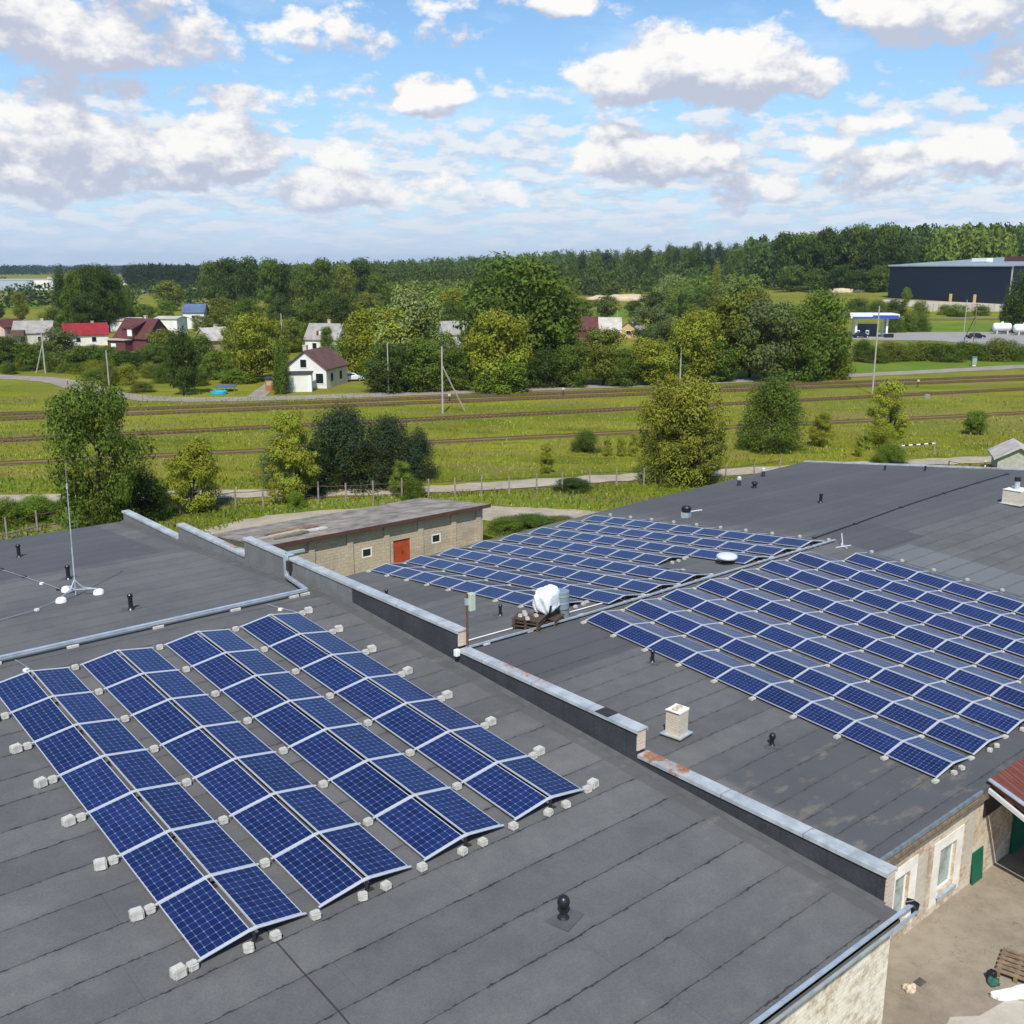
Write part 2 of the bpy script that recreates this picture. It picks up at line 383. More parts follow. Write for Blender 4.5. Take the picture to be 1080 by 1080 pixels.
def coping_mat():
    m, T, b, oc = base_mat('weathered_coping', .45, .5)
    x, y, z = T.sep(oc)
    n = T.noise(oc, 2.2, 6, .65); f = T.noise(oc, 9., 4, .6)
    col = T.mix(T.sstep(n, .3, .7), (.34, .365, .375), (.55, .57, .57))
    # rust has its own places along the wall
    zones = None
    for (a0, a1, s_) in ((16.6, 18.6, .62), (12.3, 13.7, .78), (21.6, 24.3, .42), (33., 34.6, .62), (41., 42.2, .35), (9.2, 10.2, .34)):
        q = T.m('MULTIPLY', T.m('MULTIPLY', T.sstep(y, a0-.3, a0+.3), T.sstep(y, a1-.3, a1+.3, 1., 0.)), s_)
        zones = q if zones is None else T.m('MAXIMUM', zones, q)
    thr = T.m('ADD', T.m('MULTIPLY', zones, .42), T.m('MULTIPLY', T.sstep(x, -.05, .28), .10))
    rust = T.sstep(T.m('ADD', T.m('ADD', T.m('MULTIPLY', n, .55), T.m('MULTIPLY', f, .3)), thr), .70, .86)
    col = T.mix(rust, col, T.mix(f, (.20, .075, .03), (.36, .16, .07)))
    fr = T.m('ABSOLUTE', T.m('SUBTRACT', T.m('FRACT', T.m('DIVIDE', y, 1.9)), .5))
    col = T.mix(T.m('MULTIPLY', T.sstep(fr, .49, .495), .6), col, (.12, .12, .13))
    T.l.new(col, b.inputs['Base Color']); T.l.new(T.m('SUBTRACT', .18, T.m('MULTIPLY', rust, .18)), b.inputs['Metallic'])
    T.l.new(T.m('ADD', .45, T.m('MULTIPLY', rust, .4)), b.inputs['Roughness']); bump(T, b, n, .3, .02); return m
M_COPING = coping_mat()
M_GALV = mat('galvanised', (.56, .62, .66), .42, .55, .5, var=.15, vscale=4)
M_ALU = mat('aluminium', (.62, .64, .67), .42, .3, .5, var=.05)
M_DARKSTEEL = mat('dark_steel', (.05, .045, .045), .6, .3)
M_BLOCK = mat('ballast_concrete', (.50, .48, .43), .92, var=.18, vscale=5, bump=.5, bscale=18)
M_WHITEBLK = mat('white_block', (.80, .79, .73), .8, var=.06)
M_BLACK = mat('black_plastic', (.013, .013, .016), .35, 0, .5)
M_PATCH = mat('membrane_patch', (.088, .088, .090), .85, var=.15)
M_RUBBER = mat('black_bitumen', (.03, .03, .033), .85, var=.2)
M_WHITE = mat('white_paint', (.80, .80, .78), .55, var=.05)
M_GLASS_D = mat('dark_glass', (.012, .016, .018), .08, 0, .6)
M_WOOD = mat('grey_wood', (.20, .15, .10), .85, var=.3, vscale=6)
M_PALLET = mat('pallet_wood', (.085, .06, .042), .85, var=.35, vscale=7)
M_POST = mat('concrete_post', (.27, .22, .19), .9, var=.25, vscale=3)
M_POLE = mat('pale_concrete_pole', (.38, .35, .30), .9, var=.12)
M_RUSTY = mat('rusty_steel', (.115, .060, .045), .85, var=.3, vscale=5)
M_BROWNMETAL = mat('brown_metal', (.095, .045, .035), .6, .1, .4, var=.15)
M_REDDOOR = mat('red_oxide_paint', (.36, .062, .022), .65, var=.15, vscale=2)
M_GREENBOARD = mat('green_paint', (.008, .115, .062), .6, var=.12, vscale=2)
M_BARK = mat('bark', (.060, .046, .034), .95, var=.3, vscale=4)
M_FOIL = mat('white_wrap', (.78, .80, .82), .3, 0, .6, var=.06, bump=.8, bscale=9)

def panel_mat():
    m, T, b, oc = base_mat('solar_cells', .16, .27)
    x, y, z = T.sep(oc)           # x across (6 cells), y along (10 cells)
    info = T.node('ShaderNodeObjectInfo').outputs['Random']
    cx = T.m('DIVIDE', x, 1/6.); cy = T.m('DIVIDE', y, .1)   # mesh is in unit size, scaled by the part
    fx = T.m('ABSOLUTE', T.m('SUBTRACT', T.m('FRACT', cx), .5)); fy = T.m('ABSOLUTE', T.m('SUBTRACT', T.m('FRACT', cy), .5))
    line = T.m('MULTIPLY', T.m('MAXIMUM', T.sstep(fx, .468, .484), T.sstep(fy, .468, .484)), .72)
    dia = T.sstep(T.m('ADD', fx, fy), .825, .86)          # clipped corners of the cells
    fin = T.m('ABSOLUTE', T.m('SUBTRACT', T.m('FRACT', T.m('MULTIPLY', cx, 3.)), .5))
    bus = T.m('MULTIPLY', T.sstep(fin, .46, .48), .13)
    cell = T.node('ShaderNodeTexWhiteNoise', noise_dimensions='3D')
    T.put(cell.inputs['Vector'], T.comb(T.m('FLOOR', cx), T.m('FLOOR', cy), T.m('MULTIPLY', info, 50.)))
    c = T.mix(cell.outputs['Value'], (.0065, .0160, .074), (.0105, .0245, .108))
    c = T.mix(1., c, T.mix(info, (.80, .84, .86), (1.16, 1.12, 1.10)), 'MULTIPLY')
    c = T.mix(bus, c, (.15, .18, .27)); c = T.mix(T.m('MULTIPLY', T.m('MAXIMUM', line, dia), .42), c, (.34, .37, .50))
    dn = T.noise(T.node('ShaderNodeTexCoord').outputs['Object'], 2.2, 4)
    T.l.new(c, b.inputs['Base Color']); T.l.new(T.sstep(dn, .3, .7, .13, .24), b.inputs['Roughness']); b.inputs['IOR'].default_value = 1.45
    return m
M_CELL = panel_mat()

def leaf_mat(name='foliage', rough=.55):
    m = bpy.data.materials.new(name); m.use_nodes = True; T = NT(m.node_tree); T.n.clear()
    out = T.node('ShaderNodeOutputMaterial'); oi = T.node('ShaderNodeObjectInfo')
    at = T.node('ShaderNodeAttribute', attribute_name='tint').outputs['Fac']
    hs = T.node('ShaderNodeHueSaturation'); T.put(hs.inputs['Color'], oi.outputs['Color'])
    T.put(hs.inputs['Hue'], T.m('ADD', .475, T.m('MULTIPLY', at, .05))); T.put(hs.inputs['Value'], T.m('ADD', .66, T.m('MULTIPLY', at, .70))); hs.inputs['Saturation'].default_value = .98
    d = T.node('ShaderNodeBsdfPrincipled'); T.put(d.inputs['Base Color'], hs.outputs[0]); d.inputs['Roughness'].default_value = rough; d.inputs['Specular IOR Level'].default_value = .10
    tr = T.node('ShaderNodeBsdfTranslucent'); T.put(tr.inputs['Color'], T.mix(.5, hs.outputs[0], (.10, .14, .015)))
    mx = T.node('ShaderNodeMixShader'); mx.inputs[0].default_value = .24
    T.l.new(d.outputs[0], mx.inputs[1]); T.l.new(tr.outputs[0], mx.inputs[2]); T.l.new(mx.outputs[0], out.inputs[0]); MATS[name] = m; return m
M_LEAF = leaf_mat()

# ------------------------------------------------------------------ ground
def ground_mat():
    m, T, b, oc = base_mat('meadow', .95, .1)
    x, y, z = T.sep(oc)
    rot = T.node('ShaderNodeMapping'); rot.inputs['Rotation'].default_value = (0, 0, R(42)); T.put(rot.inputs['Vector'], oc)
    st = T.vm('MULTIPLY', rot.outputs[0], (.35, 1., 1.))          # streaks run with the railway
    n0 = T.noise(st, .012, 5, .6); n1 = T.noise(st, .07, 6, .65); n2 = T.noise(oc, .5, 6, .7); n3 = T.noise(oc, 4., 4, .75)
    n4 = T.noise(st, .22, 5, .7)
    c = T.mix(T.sstep(n1, .36, .62), (.140, .178, .010), (.245, .245, .022))
    c = T.mix(T.m('MULTIPLY', T.sstep(n0, .50, .66), .6), c, (.215, .195, .055))
    c = T.mix(T.m('MULTIPLY', T.sstep(n4, .50, .62), .70), c, (.225, .175, .065))
    c = T.mix(T.m('MULTIPLY', T.sstep(n4, .46, .34), .75), c, (.075, .120, .012))
    c = T.mix(T.m('MULTIPLY', T.sstep(n2, .5, .75), .5), c, (.125, .130, .024))
    c = T.mix(1., c, T.mix(T.sstep(n3, .25, .75), (.72, .72, .70), (1.22, 1.22, 1.2)), 'MULTIPLY')
    T.l.new(c, b.inputs['Base Color']); bump(T, b, T.m('ADD', n3, n2), .8, .15); return m
M_MEADOW = ground_mat()
def earth_mat(name, c1, c2, sc=1., crack=False, edge=True):
    m, T, b, oc = base_mat(name, .95, .12)
    n1 = T.noise(oc, .35*sc, 6, .65); n2 = T.noise(oc, 2.5*sc, 6, .7); n3 = T.noise(oc, 22.*sc, 3, .7)
    c = T.mix(T.sstep(T.m('ADD', T.m('MULTIPLY', n1, .6), T.m('MULTIPLY', n2, .4)), .36, .64), c1, c2)
    c = T.mix(1., c, T.mix(n3, (.82, .82, .82), (1.15, 1.15, 1.15)), 'MULTIPLY')
    if crack:
        v = T.node('ShaderNodeTexVoronoi', feature='DISTANCE_TO_EDGE'); T.put(v.inputs['Vector'], T.vm('ADD', oc, T.vm('MULTIPLY', T.noise(oc, 1.6, 4, .6, 1), (1.2, 1.2, 1.2)))); v.inputs['Scale'].default_value = .42
        c = T.mix(T.m('MULTIPLY', T.sstep(v.outputs['Distance'], .006, .0, 0., 1.), .55), c, (.07, .055, .04))
        c = T.mix(T.m('MULTIPLY', T.sstep(T.noise(oc, .9, 6, .7), .56, .72), .4), c, (.13, .105, .075))
    T.l.new(c, b.inputs['Base Color']); bump(T, b, n2, .5, .03); return m
M_GRAVEL = earth_mat('gravel', (.25, .215, .175), (.34, .30, .25))
M_DIRT = earth_mat('dirt_track', (.31, .265, .195), (.44, .385, .30))
M_YARD = earth_mat('yard_concrete', (.235, .195, .145), (.325, .275, .205), 1., True)
M_PALE = earth_mat('pale_concrete', (.42, .37, .30), (.52, .47, .38))
M_APRON = earth_mat('forecourt', (.28, .265, .25), (.33, .315, .30))
M_ASPH = earth_mat('asphalt', (.10, .11, .125), (.13, .14, .155))
M_BALLAST = earth_mat('ballast', (.150, .115, .050), (.22, .215, .035), .35)
M_OLDBALLAST = earth_mat('overgrown_ballast', (.145, .115, .05), (.20, .19, .04), .5)
M_SAND = earth_mat('sand', (.50, .40, .26), (.60, .50, .34))
M_FIELD_G = earth_mat('lawn', (.095, .165, .014), (.150, .205, .018), .25)
M_FIELD_Y = earth_mat('stubble_field', (.17, .19, .045), (.23, .215, .065), .1)
M_BARE = earth_mat('trampled_earth', (.16, .13, .075), (.24, .20, .12), 1.)

def make_ground():
    rings = [0, 4, 10, 20, 40, 60, 80, 110, 140, 170, 210, 250, 300, 330, 360, 390, 420, 450, 480, 510, 550, 600, 650, 700, 760, 830, 900, 1000, 1120, 1250, 1400, 1600, 1900, 2400, 3200, 4500, 7000, 12000, 22000]
    na = 240; v = [(CAM[0], CAM[1], 0.)]; f = []
    for r in rings[1:]:
        a = np.arange(na)/na*2*np.pi; x = CAM[0]+r*np.cos(a); y = CAM[1]+r*np.sin(a); z = terrain(x, y)
        v += list(zip(x.tolist(), y.tolist(), z.tolist()))
    for i in range(na): f.append((0, 1+i, 1+(i+1) % na))
    for k in range(len(rings)-2):
        o = 1+k*na
        for i in range(na): j = (i+1) % na; f.append((o+i, o+na+i, o+na+j, o+j))
    b = MB(); b.add(v, f); o = b.build('ground', M_MEADOW, smooth=True, fix=False); kind(o, 'structure', 'green meadow land around the industrial roofs')
make_ground()
def sheet(name, pts, m, z=.02, label=None):
    b = MB(); b.add([(p[0], p[1], float(terrain(p[0], p[1]))+z) for p in pts], [tuple(range(len(pts)))])
    o = b.build(name, m, fix=False)
    if o.data.polygons[0].normal.z < 0: o.data.flip_normals()
    return kind(o, 'structure', label)
def pxsheet(name, px, m, z=.02, label=None): return sheet(name, [GT(*p) for p in px], m, z, label)
def smooth_path(pts, n=8):
    P = [np.array(p[:2], float) for p in pts]; P = [2*P[0]-P[1]]+P+[2*P[-1]-P[-2]]; out = []
    for i in range(1, len(P)-2):
        for k in range(n):
            t = k/n; a, b_, c, d = P[i-1:i+3]
            out.append(.5*((2*b_)+(-a+c)*t+(2*a-5*b_+4*c-d)*t*t+(-a+3*b_-3*c+d)*t**3))
    out.append(P[-2]); return out
def ribbon(name, pts, w, m, z=.03, label=None, rag=.0):
    pts = smooth_path(pts); b = MB(); vs = []; rr = random.Random(3)
    for i, p in enumerate(pts):
        t = pts[min(i+1, len(pts)-1)]-pts[max(i-1, 0)]; t /= np.linalg.norm(t); nrm = np.array([-t[1], t[0]])
        for s_ in (1, -1):
            q = p+nrm*s_*(w/2+rr.uniform(-rag, rag)); vs.append((q[0], q[1], float(terrain(*q))+z))
    b.add(vs, [(2*i, 2*i+1, 2*i+3, 2*i+2) for i in range(len(pts)-1)])
    o = b.build(name, m, fix=False)
    if o.data.polygons[0].normal.z < 0: o.data.flip_normals()
    return kind(o, 'structure', label)
def gp(*px): return [G(*p) for p in px]
ribbon('road', gp((-60, 390), (0, 397.5), (45, 400), (80, 406), (110, 415), (160, 420.5), (220, 421.5), (300, 420), (400, 416.5), (500, 413), (600, 409), (700, 405), (800, 400.5), (900, 396), (1000, 391), (1130, 384)), 5., M_GRAVEL, .05, 'pale gravel road beyond the railway', .35)
ribbon('dirt_path', gp((-60, 528), (0, 527), (70, 526), (150, 523.5), (280, 521), (400, 519), (500, 514), (640, 505), (700, 502), (830, 495), (950, 489), (1060, 484), (1140, 480)), 3.0, M_DIRT, .05, 'sandy track running along behind the fence', .35)
ribbon('driveway', gp((150, 600), (215, 575), (262, 557), (330, 547), (430, 543), (520, 542), (600, 545), (660, 552)), 4.4, M_DIRT, .05, 'pale drive curving round the brick shed', .3)
ribbon('house_drive', gp((270, 419), (277, 413), (283, 409), (289, 404)), 2.6, M_GRAVEL, .06)
sheet('yard', [(-1, -10), (40, -10), (40, 12.3), (-1, 12.3)], M_YARD, .03, 'beige cracked concrete yard')
b_ = [(7.6, 9.75), (8.2, 9.3), (9.4, 9.1), (9.8, 8.4), (9.8, 6.), (4., 6.), (4., 9.)]
sheet('pale_slab', b_, M_PALE, .036, 'paler concrete corner of the yard')
pxsheet('forecourt', [(896, 352), (960, 350.5), (1030, 350.5), (1100, 350.5), (1110, 372), (1060, 369.5), (1030, 363), (985, 359.5), (900, 358.5)], M_APRON, .05, 'concrete forecourt by the filling station')
pxsheet('hall_yard', [(931, 316), (1000, 318.5), (1068, 321), (1068, 329), (1000, 327), (966, 324.5), (931, 318.5)], M_PALE, .06)
ribbon('far_road', [GT(982, 337.5), GT(1030, 337), GT(1100, 336.5)], 6, M_ASPH, .1)
pxsheet('lawn', [(905, 384), (980, 381), (1100, 377), (1100, 386), (900, 394), (800, 398), (830, 392)], M_FIELD_G, .03)
pxsheet('lawn', [(900, 350), (935, 343), (1060, 341), (1060, 350), (960, 349.8)], M_FIELD_G, .03)
pxsheet('meadow', [(610, 332), (660, 325), (700, 327), (680, 333), (640, 338), (605, 337)], M_FIELD_G, .05)
pxsheet('field', [(-60, 309), (120, 307), (140, 312), (60, 318), (-60, 320)], M_FIELD_Y, .1)
pxsheet('field', [(-60, 321), (40, 320), (50, 325), (-60, 329)], M_FIELD_G, .1)
pxsheet('meadow', [(140, 304), (225, 303), (225, 309), (150, 312)], M_FIELD_Y, .1)
pxsheet('meadow', [(770, 308), (890, 307), (900, 312), (780, 314)], M_FIELD_G, .1)
pxsheet('bare_strip', [(-10, 556), (90, 540), (160, 534), (250, 527), (250, 533), (170, 542), (80, 556), (-10, 575)], M_BARE, .035)

# railway: ballast strips are ground, rails and sleepers are a thing
M_SLEEPER = mat('old_sleeper', (.19, .165, .065), .9, var=.35, vscale=.6)
def track(label, pa, pb, bal, w=1.15, faint=False, rmat=None):
    a, c = G(*pa), G(*pb); d = (c-a)[:2]; d /= np.linalg.norm(d)
    p0, p1 = a[:2]-d*55, c[:2]+d*90; L = np.linalg.norm(p1-p0)
    bb = MB(); n = 60; nr = np.array([-d[1], d[0]])
    prof = [(-w/2-.2, .0), (-w/2, .03), (w/2, .03), (w/2+.2, .0)] if not faint else [(-w/2-.2, .02), (-w/2, .04), (w/2, .04), (w/2+.2, .02)]
    bb.extr([(q, z+.02) for q, z in prof], (*p0, 0), (*p1, 0)); kind(bb.build('track_bed', bal), 'structure')
    t = empty('railway_track', label, 'railway track', (*p0, .06 if not faint else .0), math.atan2(d[1], d[0]), 'railway tracks across the meadow')
    for s_ in (-.76, .76):
        r = MB(); r.extr([(s_-.07, 0), (s_+.07, 0), (s_+.07, .03), (s_+.035, .05), (s_+.035, .14), (s_-.035, .14), (s_-.035, .05), (s_-.07, .03)], (0, 0, .03), (L, 0, .03)); r.build('rail', rmat or M_RUSTY, t)
    if faint: return t
    sl = MB()
    for k in range(int(L/.62)): sl.b2(k*.62, k*.62+.24, -.95, .95, -.02, .04)
    kind(sl.build('sleeper', M_SLEEPER, t), 'stuff'); return t
track('nearest disused rusty track, half lost in the grass', (0, 489.5), (1080, 436), M_OLDBALLAST, 1.6, True)
track('dark brown railway track along the middle of the meadow', (0, 465.5), (1080, 411), M_BALLAST)
track('brown railway track, the nearer of the far pair by the road', (0, 443), (1080, 400.5), M_BALLAST)
track('farthest brown railway track, next to the gravel road', (0, 437.5), (1080, 397), M_BALLAST)

# ------------------------------------------------------------------ the two industrial buildings
RY, FY, BY = 25.9, 7.55, 44.1           # near building: ridge, front eave, back eave
def zn(y): return 8.684-.06*abs(y-RY)
RY2 = 28.9                              # lower building
def zf(y): return 4.384-(.06 if y < RY2 else .10)*abs(y-RY2)

def near_building():
    t = empty('industrial_building', 'near flat-roofed brick building with grey membrane roof and stepped firewall', 'building', (0, 0, 0))
    b = MB(); x0, x1 = -75., .02
    ys = [FY, RY, BY]
    for (ya, yb) in ((FY, RY), (RY, BY)):
        vs = [(x0, ya, zn(ya)), (x1, ya, zn(ya)), (x1, yb, zn(yb)), (x0, yb, zn(yb))]; vs += [(p[0], p[1], p[2]-.25) for p in vs]
        b.add(vs, [(0, 1, 2, 3), (7, 6, 5, 4), (0, 4, 5, 1), (1, 5, 6, 2), (2, 6, 7, 3), (3, 7, 4, 0)])
    b.build('roof', M_ROOF_N, t)
    # fillet strip at the foot of the firewall
    b = MB()
    for (ya, yb) in ((FY+.25, RY), (RY, BY)):
        b.add([(-.13, ya, zn(ya)+.004), (0, ya, zn(ya)+.06), (0, yb, zn(yb)+.06), (-.13, yb, zn(yb)+.004)], [(0, 1, 2, 3)])
    b.build('fillet', M_PATCH, t)
    w = MB(); w.b2(-75, .27, 7.80, 8.15, 0, zn(FY)-.22); w.build('front_wall', M_BRICK, t)
    w = MB(); w.b2(-75, .0, 43.7, 43.95, 0, zn(BY)-.22); w.b2(-75, -74.7, 8.15, 43.7, 0, zn(FY)-.22); w.build('back_wall', M_BRICK, t)
    # firewall in five steps
    segs = [(7.75, 13.72, 8.22), (13.72, 20.03, 8.76), (20.03, 32.25, 9.24), (32.25, 38.05, 8.62), (38.05, 44.05, 8.06)]
    f = MB()
    for (ya, yb, zt) in segs: f.b2(0., .26, max(ya, 7.86), yb, 0, zt-.022)
    fw = f.build('firewall', M_FIREWALL, t)
    for (ya, zt, zb) in ((7.75, 8.22, 0.), (13.72, 8.76, 8.24), (20.03, 9.24, 8.78)):
        e = MB(); e.b2(.006, .254, ya-.035+(.1 if ya < 8 else 0), ya-.003+(.1 if ya < 8 else 0), zb+.03, zt-.02); e.build('brick_end', M_BRICK_END, fw)
    for i, (ya, yb, zt) in enumerate(segs):
        c = MB(); y0 = ya-(.06 if i else -.05) if i < 3 else ya+.0; y1 = yb-.075 if i < 2 else (yb+.06)
        c.b2(-.025, .285, y0, y1, zt-.02, zt+.008); c.b2(-.036, -.02, y0, y1, zt-.075, zt+.004); c.b2(.28, .296, y0, y1, zt-.075, zt+.004)
        c.build('coping', M_COPING, fw)
    c = MB(); c.b2(-.04, .30, 14.55, 14.95, 8.770, 8.782); c.build('membrane_patch', M_RUBBER, fw)
    g = MB(); g.extr([(0, 0), (.06, 0), (.06, .05), (.05, .05), (.05, .012), (.0, .012)], (-75, FY-.07, zn(FY)-.12), (.45, FY-.07, zn(FY)-.12))
    g.extr([(.0, -.12), (.02, -.12), (.02, .02), (.0, .02)], (-75, FY+.02, zn(FY)-.02), (.4, FY+.02, zn(FY)-.02))
    g.b2(-75, .40, FY-.045, FY+.03, zn(FY)-.02, zn(FY)+.006); g.build('gutter', M_GALV, t)
    g = MB(); g.b2(-75, .27, FY+.1, 7.84, zn(FY)-.36, zn(FY)-.255); g.build('eave_soffit', M_DARKSTEEL, t)
    g = MB(); g.cyl((.50, FY-.02, zn(FY)-.02), (.50, FY-.02, zn(FY)-.24), .08, .05, 10); g.tube([(.36, 7.64, zn(FY)+.01), (.46, 7.54, zn(FY)+.05), (.54, 7.48, zn(FY)-.02)], .014)
    g.box((.44, 7.6, zn(FY)+.0), (.17, .12, .04), .4); g.build('gutter_outlet', M_BLACK, t)
    return t
near_building()

def lower_building():
    t = empty('industrial_building', 'lower industrial building beyond the firewall with wide grey membrane roof', 'building', (0, 0, 0))
    fx = 60.2
    FY2 = 12.0
    b = MB()
    polys = [[(.27, FY2), (fx, FY2), (fx, RY2), (.27, RY2)], [(.27, RY2), (fx, RY2), (58.7, 49.), (29.8, 46.4), (.27, 43.0)]]
    for P in polys:
        n = len(P); vs = [(x, y, zf(y)) for x, y in P]+[(x, y, zf(y)-.22) for x, y in P]
        b.add(vs, [tuple(range(n)), tuple(range(n, 2*n))[::-1]]+[(i, i+n, (i+1) % n+n, (i+1) % n) for i in range(n)])
    b.build('roof', M_ROOF_F, t)
    w = MB(); Y = 12.22
    # front wall with two window openings
    ops = [(8.95, 9.75, .62, 2.1), (11.42, 12.42, .58, 2.02)]
    xs = [.262]
    for o in ops:
        w.b2(xs[-1], o[0], Y, Y+.35, 0, zf(FY2)-.2); w.b2(o[0], o[1], Y, Y+.35, 0, o[2]); w.b2(o[0], o[1], Y, Y+.35, o[3], zf(FY2)-.2); xs.append(o[1])
    w.b2(xs[-1], 60., Y, Y+.35, 0, zf(FY2)-.2); fwall = w.build('front_wall', M_BRICK2, t)
    w = MB(); w.b2(59.6, 59.95, Y+.35, 30, 0, 3.1); w.b2(.41, 59., 42.4, 42.7, 0, 2.7); w.build('side_wall', M_BRICK, t)
    for (a, c, z0, z1) in ops:
        s_ = MB(); k = .36                                  # plaster band round the opening
        s_.b2(a-k, a, Y-.022, Y-.002, z0-.32, z1+.34); s_.b2(c, c+k, Y-.022, Y-.002, z0-.32, z1+.34); s_.b2(a, c, Y-.022, Y-.002, z1, z1+.34); s_.b2(a, c, Y-.022, Y-.002, z0-.32, z0-.06)
        s_.build('window_surround', M_PLASTER, t)
        wd = MB(); q = .06
        wd.b2(a, a+q, Y+.10, Y+.17, z0, z1); wd.b2(c-q, c, Y+.10, Y+.17, z0, z1); wd.b2(a+q, c-q, Y+.10, Y+.17, z0, z0+q); wd.b2(a+q, c-q, Y+.10, Y+.17, z1-q, z1)
        wo = wd.build('window', M_WHITE, t)
        g = MB(); g.b2(a+q, c-q, Y+.125, Y+.14, z0+q, z1-q); g.build('pane', MATS_PANE, wo)
        g = MB(); g.b2(a-.04, c+.04, Y-.10, Y+.09, z0-.075, z0-.045); g.b2(a-.04, c+.04, Y-.11, Y-.095, z0-.17, z0-.05); g.build('sill', M_GALV, wo)
    for (a, c, z0, z1) in ((9.98, 10.70, .35, 2.3), (12.95, 13.5, .9, 2.75), (6.6, 7.4, .4, 2.2)):
        st = MB(); st.b2(a, c, Y-.012, Y-.003, z0, z1); st.build('bricked_opening', M_CHIM, t)
    g = MB(); g.b2(.3, 13.2, FY2-.03, FY2+.03, zf(FY2)+.003, zf(FY2)+.02); g.b2(.3, 13.2, FY2-.045, FY2-.03, zf(FY2)-.10, zf(FY2)+.02); g.build('eave_flashing', mat('dull_flashing', (.20, .23, .25), .6, .3, .4, var=.25), t)
    g = MB(); g.b2(.46, 60, FY2+.0, Y-.003, zf(FY2)-.42, zf(FY2)-.225); g.b2(.46, 13.3, FY2-.05, FY2-.002, zf(FY2)-.28, zf(FY2)-.17); g.build('eave_board', M_WOOD, t)
    g = MB(); vs = []
    for (x, y) in ((58.72, 49.), (60.22, RY2), (60.22, FY2)): vs.append((x, y, zf(y)))
    for i in range(2): g.extr([(-.16, .0), (.16, .0), (.16, .10), (-.16, .10)], vs[i], vs[i+1])
    for i in range(2): pass
    g.build('edge_flashing', M_COPING, t)
    return t
MATS_PANE = None
def pane_mat():
    m, T, b, oc = base_mat('window_pane', .06, .6)
    x, y, z = T.sep(oc)
    c = T.mix(T.sstep(T.noise(oc, 2.5, 3), .42, .58), (.20, .27, .23), (.36, .42, .38))
    T.l.new(c, b.inputs['Base Color']); return m
MATS_PANE = pane_mat()
lower_building()

# ------------------------------------------------------------------ solar panels
def frame_mesh(w, l, th=.035, fr=.014):
    b = MB()
    b.b2(0, fr, 0, l, 0, th); b.b2(w-fr, w, 0, l, 0, th); b.b2(fr, w-fr, 0, fr, 0, th); b.b2(fr, w-fr, l-fr, l, 0, th); return b
def panel_proto(w, l):
    t = empty('solar_panel', 'blue solar panel', 'solar panel')
    frame_mesh(w, l).build('frame', M_ALU, t)
    b = MB(); b.b2(0, 1, 0, 1, 0, 1); g = b.build('cell_face', M_CELL, t); f = .013
    g.scale = (w-2*f, l-2*f, .022); g.location = (f, f, .010); return t
def tilt_matrix(p, along, across):
    y = Vector(along).normalized(); x = Vector(across).normalized(); z = x.cross(y).normalized(); x = y.cross(z).normalized()
    M = Matrix.Identity(4)
    for i, a in enumerate((x, y, z)):
        for r_ in range(3): M[r_][i] = a[r_]
    M.translation = Vector(p); return M
def mount_proto(w, gap, h):
    """zigzag support under the joint of two panels: up one side, down the other"""
    t = empty('panel_mount', 'aluminium mount', 'panel mount')
    c = math.hypot(w, h)
    for (xa, za, xb, zb) in ((-.05, .022, w, h+.027), (w+gap, h+.027, 2*w+gap+.05, .022)):
        r = MB(); d = Vector((xb-xa, 0, zb-za)); a = math.atan2(d.z, d.x)
        r.box(((xa+xb)/2, 0, (za+zb)/2), (d.length, .040, .016), 0, 0, Matrix.Rotation(-a, 3, 'Y')); r.build('rail', M_ALU, t)
    r = MB(); r.b2(w-.02, w+gap+.02, -.035, .035, h+.022, h+.042); r.build('ridge_clamp', M_ALU, t)
    r = MB(); r.b2(w+gap/2-.02, w+gap/2+.02, -.02, .02, -.10, h+.02); r.b2(w+gap/2-.14, w+gap/2+.14, -.05, .05, -.10, -.07); r.build('strut', M_DARKSTEEL, t)
    return t
def block_mesh(d, seed):
    rr = random.Random(seed); b = MB(); b.box((0, 0, d[2]/2), d)
    me = b.mesh('ballast_block', M_BLOCK); bm = bmesh.new(); bm.from_mesh(me)
    bmesh.ops.bevel(bm, geom=list(bm.edges), offset=.022, segments=2, affect='EDGES')
    for v in bm.verts: v.co += Vector((rr.uniform(-.006, .006), rr.uniform(-.006, .006), rr.uniform(-.004, .004)))
    bm.to_mesh(me); bm.free(); return me
BLK = {'big': block_mesh((.205, .19, .17), 1), 'mid': block_mesh((.16, .16, .13), 2), 'flat': block_mesh((.24, .17, .095), 3)}
def block(kind_, x, y, z, label, group, jit=.12):
    if not seen((x, y, z)): return
    o = bpy.data.objects.new('ballast_block', BLK[kind_]); COL.objects.link(o); o.location = (x, y, z); o.rotation_euler = (0, 0, random.uniform(-jit, jit)); tag(o, label, 'ballast block', group)

